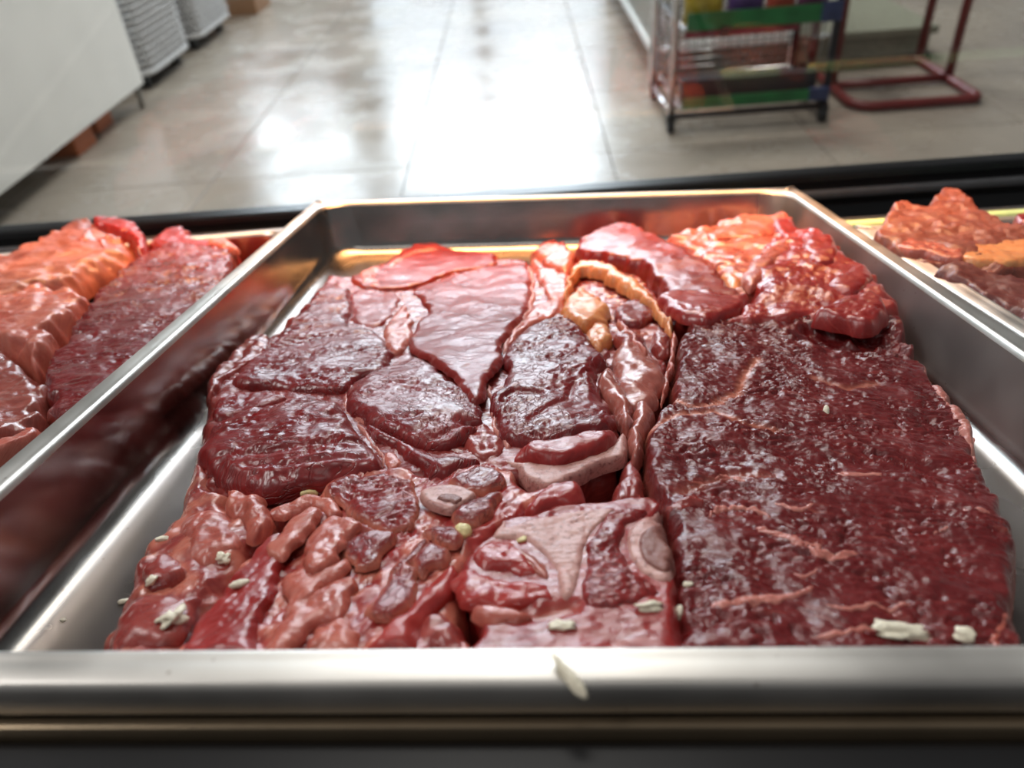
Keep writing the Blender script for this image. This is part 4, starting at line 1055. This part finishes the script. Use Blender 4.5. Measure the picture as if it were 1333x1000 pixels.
# ---- red tubular stand
m_red = plain('dark_red_paint', srgb(112, 38, 36), .4, bscale=25)
m_pink = plain('pink_tray', srgb(178, 84, 100), .45)
stand = empty('red_tube_stand', (1.21, 2.63, 0), 'dark red tubular steel stand with a rounded floor frame', 'stand')
def sp(name, bm, mat=m_red):
    o = obj(name, bm, mat, stand); o.matrix_parent_inverse = Matrix.Translation(stand.location).inverted(); return o
SX0, SX1, SY0, SY1, sz = 1.020, 1.400, 2.415, 2.860, .017
loop = []
for c, a in (((SX1 - .03, SY1 - .03), 0), ((SX0 + .03, SY1 - .03), 90), ((SX0 + .07, SY0 + .07), 180)):
    rr_ = .07 if a == 180 else .03
    loop += [(p[0], p[1], sz) for p in arc(c, rr_, a, a + 90)]
loop += [(p[0], p[1], sz) for p in arc((SX1 - .025, SY0 + .025), .025, 270, 360)]
sp('floor_frame', tube(loop, .0145, 12, True))
sp('cross_bar', tube([(SX0, 2.632, sz + .003), (SX1, 2.632, sz + .003)], .0135, 12))
for x in (SX0, SX1):
    for y in (2.632, SY1):
        sp('post', tube([(x, y, sz), (x + (.012 if x > 1.2 else -.002), y + .02, .75)], .0145, 12))
sp('shelf_tray', bx(SX0 + .015, 1.165, 2.60, 2.86, .288, .315, .006), m_pink)['label'] = 'pink tray between the posts'

# ---- low grey shelving base behind the stand
m_base = plain('grey_green_enamel', srgb(140, 140, 122), .45)
m_kick = plain('dark_kick_strip', srgb(58, 58, 50), .5)
base = empty('shelving_base', (1.22, 3.2, 0), 'low grey-green shelving base deck behind the red stand', 'shelf')
def gp(name, bm, mat):
    o = obj(name, bm, mat, base); o.matrix_parent_inverse = Matrix.Translation(base.location).inverted(); return o
gp('front_panel', bx(.98, 1.455, 2.925, 2.945, .018, .085, .003), m_base)
gp('kick_strip', bx(1.0, 1.44, 2.935, 2.95, 0, .020), m_kick)
gp('deck', bx(.98, 1.475, 2.915, 3.5, .085, .112, .004), m_base)
gp('foot', bx(1.385, 1.465, 2.91, 2.95, 0, .022, .003), m_caster)

# ---- white cabinet on legs, left
m_cab = plain('white_panel', srgb(236, 235, 230), .28, bscale=6, var=.03)
m_cabtop = plain('white_worktop', srgb(200, 200, 194), .3, var=.03)
m_leg = plain('grey_leg', srgb(140, 138, 132), .4)
cab = empty('white_cabinet', (-1.85, 2.1, 0), 'large white flat-panelled cabinet on slim legs at the left', 'cabinet')
def cp(name, bm, mat):
    o = obj(name, bm, mat, cab); o.matrix_parent_inverse = Matrix.Translation(cab.location).inverted(); return o
cp('side_panel', bx(-1.492, -1.472, 1.1, 3.09, .084, .85, .006), m_cab)
cp('carcass', bx(-2.2, -1.493, 1.1, 3.088, .095, .85, .004), m_cab)
cp('worktop', bx(-2.22, -1.455, 1.08, 3.11, .85, .885, .006), m_cabtop)
for x in (-1.50, -2.15):
    for y in (1.15, 3.06):
        cp('leg', tube([(x, y, 0), (x + .012, y, .09)], .011, 10), m_leg)
m_carton = plain('orange_brown_carton', srgb(190, 108, 66), .6, var=.2)
for k, (x, y, s_, lb) in enumerate([(-1.60, 2.62, .10, 'orange-brown carton under the white cabinet, nearer one'), (-1.62, 2.84, .09, 'orange-brown carton under the white cabinet, farther one')]):
    bm = bx(-s_ * .8, s_ * .8, -s_ * .7, s_ * .7, 0, .062, .003)
    o = obj('carton', bm, m_carton, None, (x, y, 0)); tag(o, lb, 'carton', 'cartons under the white cabinet')
    obj('flap', bx(-s_ * .8, s_ * .8, -.004, .004, .0615, .064), m_carton, o)

# ---- woven bins
m_weave = plain('white_woven_plastic', srgb(196, 196, 196), .45, var=.08)
m_gap = plain('grey_lining', srgb(40, 42, 48), .8)
def woven_bin(x0, x1, y0, y1, z0, z1, label):
    r = empty('woven_bin', ((x0 + x1) / 2, (y0 + y1) / 2, 0), label, 'bin', 'white woven bins')
    def q(name, bm, mat):
        o = obj(name, bm, mat, r); o.matrix_parent_inverse = Matrix.Translation(r.location).inverted(); return o
    bm = bmesh.new()
    ring0 = rrect(x0 + .016, x1 - .016, y0 + .016, y1 - .016, .045)
    vs_ = [[bm.verts.new((px, py, z)) for px, py in ring0] for z in (z0, z1)]
    n = len(ring0)
    for k in range(n): bm.faces.new((vs_[0][k], vs_[0][(k + 1) % n], vs_[1][(k + 1) % n], vs_[1][k]))
    bm.faces.new(vs_[0][::-1]); bm.faces.new(vs_[1])
    q('lining', bm, m_gap)
    # strands: each row weaves in and out around the rounded outline
    pts = []
    ring = rrect(x0, x1, y0, y1, .055, 8)
    ring = np.array(ring + [ring[0]])
    seg = np.r_[0, np.cumsum(np.hypot(*np.diff(ring, axis=0).T))]
    rows = int((z1 - z0) / .026)
    step = .0115
    m_ = int(seg[-1] / step) // 4 * 4
    tt = np.arange(m_) * seg[-1] / m_
    bx_ = np.interp(tt, seg, ring[:, 0]); by_ = np.interp(tt, seg, ring[:, 1])
    tx, ty = np.roll(bx_, -1) - np.roll(bx_, 1), np.roll(by_, -1) - np.roll(by_, 1)
    ln = np.hypot(tx, ty); nx_, ny_ = ty / ln, -tx / ln
    sb = bmesh.new()
    for i in range(0, m_, 2):                 # upright stakes the strands pass around
        box(sb, bx_[i] + nx_[i] * -.003 - .0040, bx_[i] + nx_[i] * -.003 + .0040, by_[i] + ny_[i] * -.003 - .0040, by_[i] + ny_[i] * -.003 + .0040, z0, z1)
    q('stakes', sb, m_weave)
    for k in range(rows):
        z = z0 + .013 + k * .026
        off = .008 * np.cos(np.arange(m_) * math.pi / 2 + k * math.pi)
        P = [(bx_[i] + nx_[i] * off[i], by_[i] + ny_[i] * off[i], z) for i in range(m_)]
        bmr = tube(P, .0074, 6, True)
        q('woven_strand', bmr, m_weave)
    q('rim', tube([(px, py, z0 + .004) for px, py in rrect(x0 - .002, x1 + .002, y0 - .002, y1 + .002, .055)], .010, 8, True), m_weave)
    for y in (y0 + .06, y1 - .06):
        for x in (x0 + .06, x1 - .06):
            q('wheel', tube([(x - .015, y, .027), (x + .015, y, .027)], .027, 14), m_caster)
    q('base_plate', bx(x0 + .03, x1 - .03, y0 + .03, y1 - .03, .045, z0, .002), m_navy)
woven_bin(-1.96, -1.535, 3.30, 3.79, .062, .46, 'white woven bin right behind the white cabinet')
woven_bin(-1.96, -1.535, 3.93, 4.44, .062, .46, 'white woven bin farther back, at the top edge')
m_crt = plain('brown_carton', srgb(150, 112, 80), .7)
o = obj('carton', bx(-.15, .15, -.15, .15, 0, .25, .004), m_crt, None, (-1.62, 4.85, 0)); tag(o, 'tan carton on the floor beyond the woven bins', 'carton')
obj('tape', bx(-.03, .03, -.152, .152, .2485, .2515), plain('tape', srgb(180, 150, 110), .4), o)

# ------------------------------------------------------------------ white crumbs on the meat
m_crumb = plain('white_fat_crumb', srgb(232, 222, 198), .45, bump=.0006, bscale=500)
m_crumby = plain('yellow_fat_crumb', srgb(224, 208, 150), .4, bump=.0006, bscale=500)
bpy.context.view_layer.update()
dg = bpy.context.evaluated_depsgraph_get()
def crumb(px, size, flat, asp, ang, label, mat=m_crumb, seed=0, rough=.35):
    d = M @ np.array([(px[0] - CX) / FPX, (px[1] - CY) / FPX, 1.0])
    hit, loc, nrm, _, ob, _ = scn.ray_cast(dg, Vector((0, 0, CAM_H)), Vector(d).normalized())
    if not hit: return
    bm = bmesh.new()
    bmesh.ops.create_icosphere(bm, subdivisions=3, radius=1.0)
    for v in bm.verts:
        c = v.co
        k = 1 + rough * float(perlin(np.array(c.x * 1.3 + 5.1 + seed), np.array(c.y * 1.3 + c.z + seed * 2.3), seed)) + .4 * rough * float(perlin(np.array(c.x * 3.1 + seed), np.array(c.y * 3.1 + c.z * 2), seed + 3))
        v.co = Vector((c.x * size * asp * k, c.y * size / asp * k, c.z * size * flat * k))
    for f in bm.faces: f.smooth = True
    o = obj('crumb', bm, mat)
    z = nrm.normalized()
    if z.dot(Vector(d)) > 0: z = -z
    x = Vector((math.cos(ang), math.sin(ang), 0)); x = (x - z * x.dot(z)).normalized(); y = z.cross(x)
    mm = Matrix.Identity(4)
    for i in range(3): mm[i][0], mm[i][1], mm[i][2] = x[i], y[i], z[i]
    p = loc + z * size * flat * .35
    for i in range(3): mm[i][3] = p[i]
    o.matrix_world = mm
    tag(o, label, 'crumb', 'white crumbs scattered over the meat')
CR = [((603, 694), .0042, .7, 1.0, 0, 'round yellowish fat crumb beside the small bone ring', m_crumby, 1, .15),
      ((312, 762), .0030, .6, 1.45, .5, 'white rice-shaped crumb on the bright red cut edge', m_crumb, 2, .1),
      ((293, 727), .0030, .5, 1.1, .2, 'jagged white crumb between the trimming and the cut edge', m_crumb, 3, .8),
      ((225, 805), .0052, .5, 1.25, 1.2, 'large jagged cream flake at the front left of the pan', m_crumb, 4, .7),
      ((211, 703), .0024, .6, 1.3, .5, 'small oval white crumb near the top of the left trimming', m_crumb, 5, .2),
      ((198, 756), .0026, .6, 1.2, .7, 'white crumb in the middle of the left trimming', m_crumb, 6, .35),
      ((162, 784), .0022, .6, 1.3, .4, 'small white crumb at the lower left edge of the left trimming', m_crumb, 7, .3),
      ((402, 643), .0036, .55, 1.25, -.4, 'oval cream crumb below the large left muscle', m_crumby, 8, .25),
      ((846, 791), .0036, .5, 1.5, .2, 'two-lobed white crumb on the bone steak under the round bone', m_crumb, 9, .6),
      ((886, 799), .0032, .5, 1.3, -1.0, 'white crumb at the right edge of the bone steak', m_crumb, 10, .4),
      ((732, 816), .0036, .45, 1.4, -.1, 'flat cream crumb on the front of the bone steak', m_crumb, 11, .5),
      ((1178, 824), .0088, .20, 1.75, .35, 'big white flake on the slab behind the front rim', m_crumb, 12, .6),
      ((1256, 827), .0034, .5, 1.1, 0, 'small white crumb at the front right of the slab', m_crumb, 13, .4),
      ((1075, 536), .0026, .6, 1.5, 1.4, 'tiny white grain standing on the middle of the slab', m_crumb, 14, .1),
      ((680, 704), .0020, .6, 1.2, .3, 'tiny cream crumb on the blade bone of the bone steak', m_crumby, 15, .3),
      ((895, 762), .0018, .6, 1.2, .3, 'tiny white crumb in the gap right of the round bone', m_crumb, 16, .3),
      ((82, 808), .0012, .6, 1.1, .3, 'tiny white speck on the bare pan floor, front left', m_crumb, 17, .3),
      ((742, 884), .0042, .4, 1.9, -1.0, 'pale sliver of fat stuck on the front rim', m_crumb, 18, .3)]
for c in CR: crumb(*c[:5], c[5], c[6], c[7], c[8])
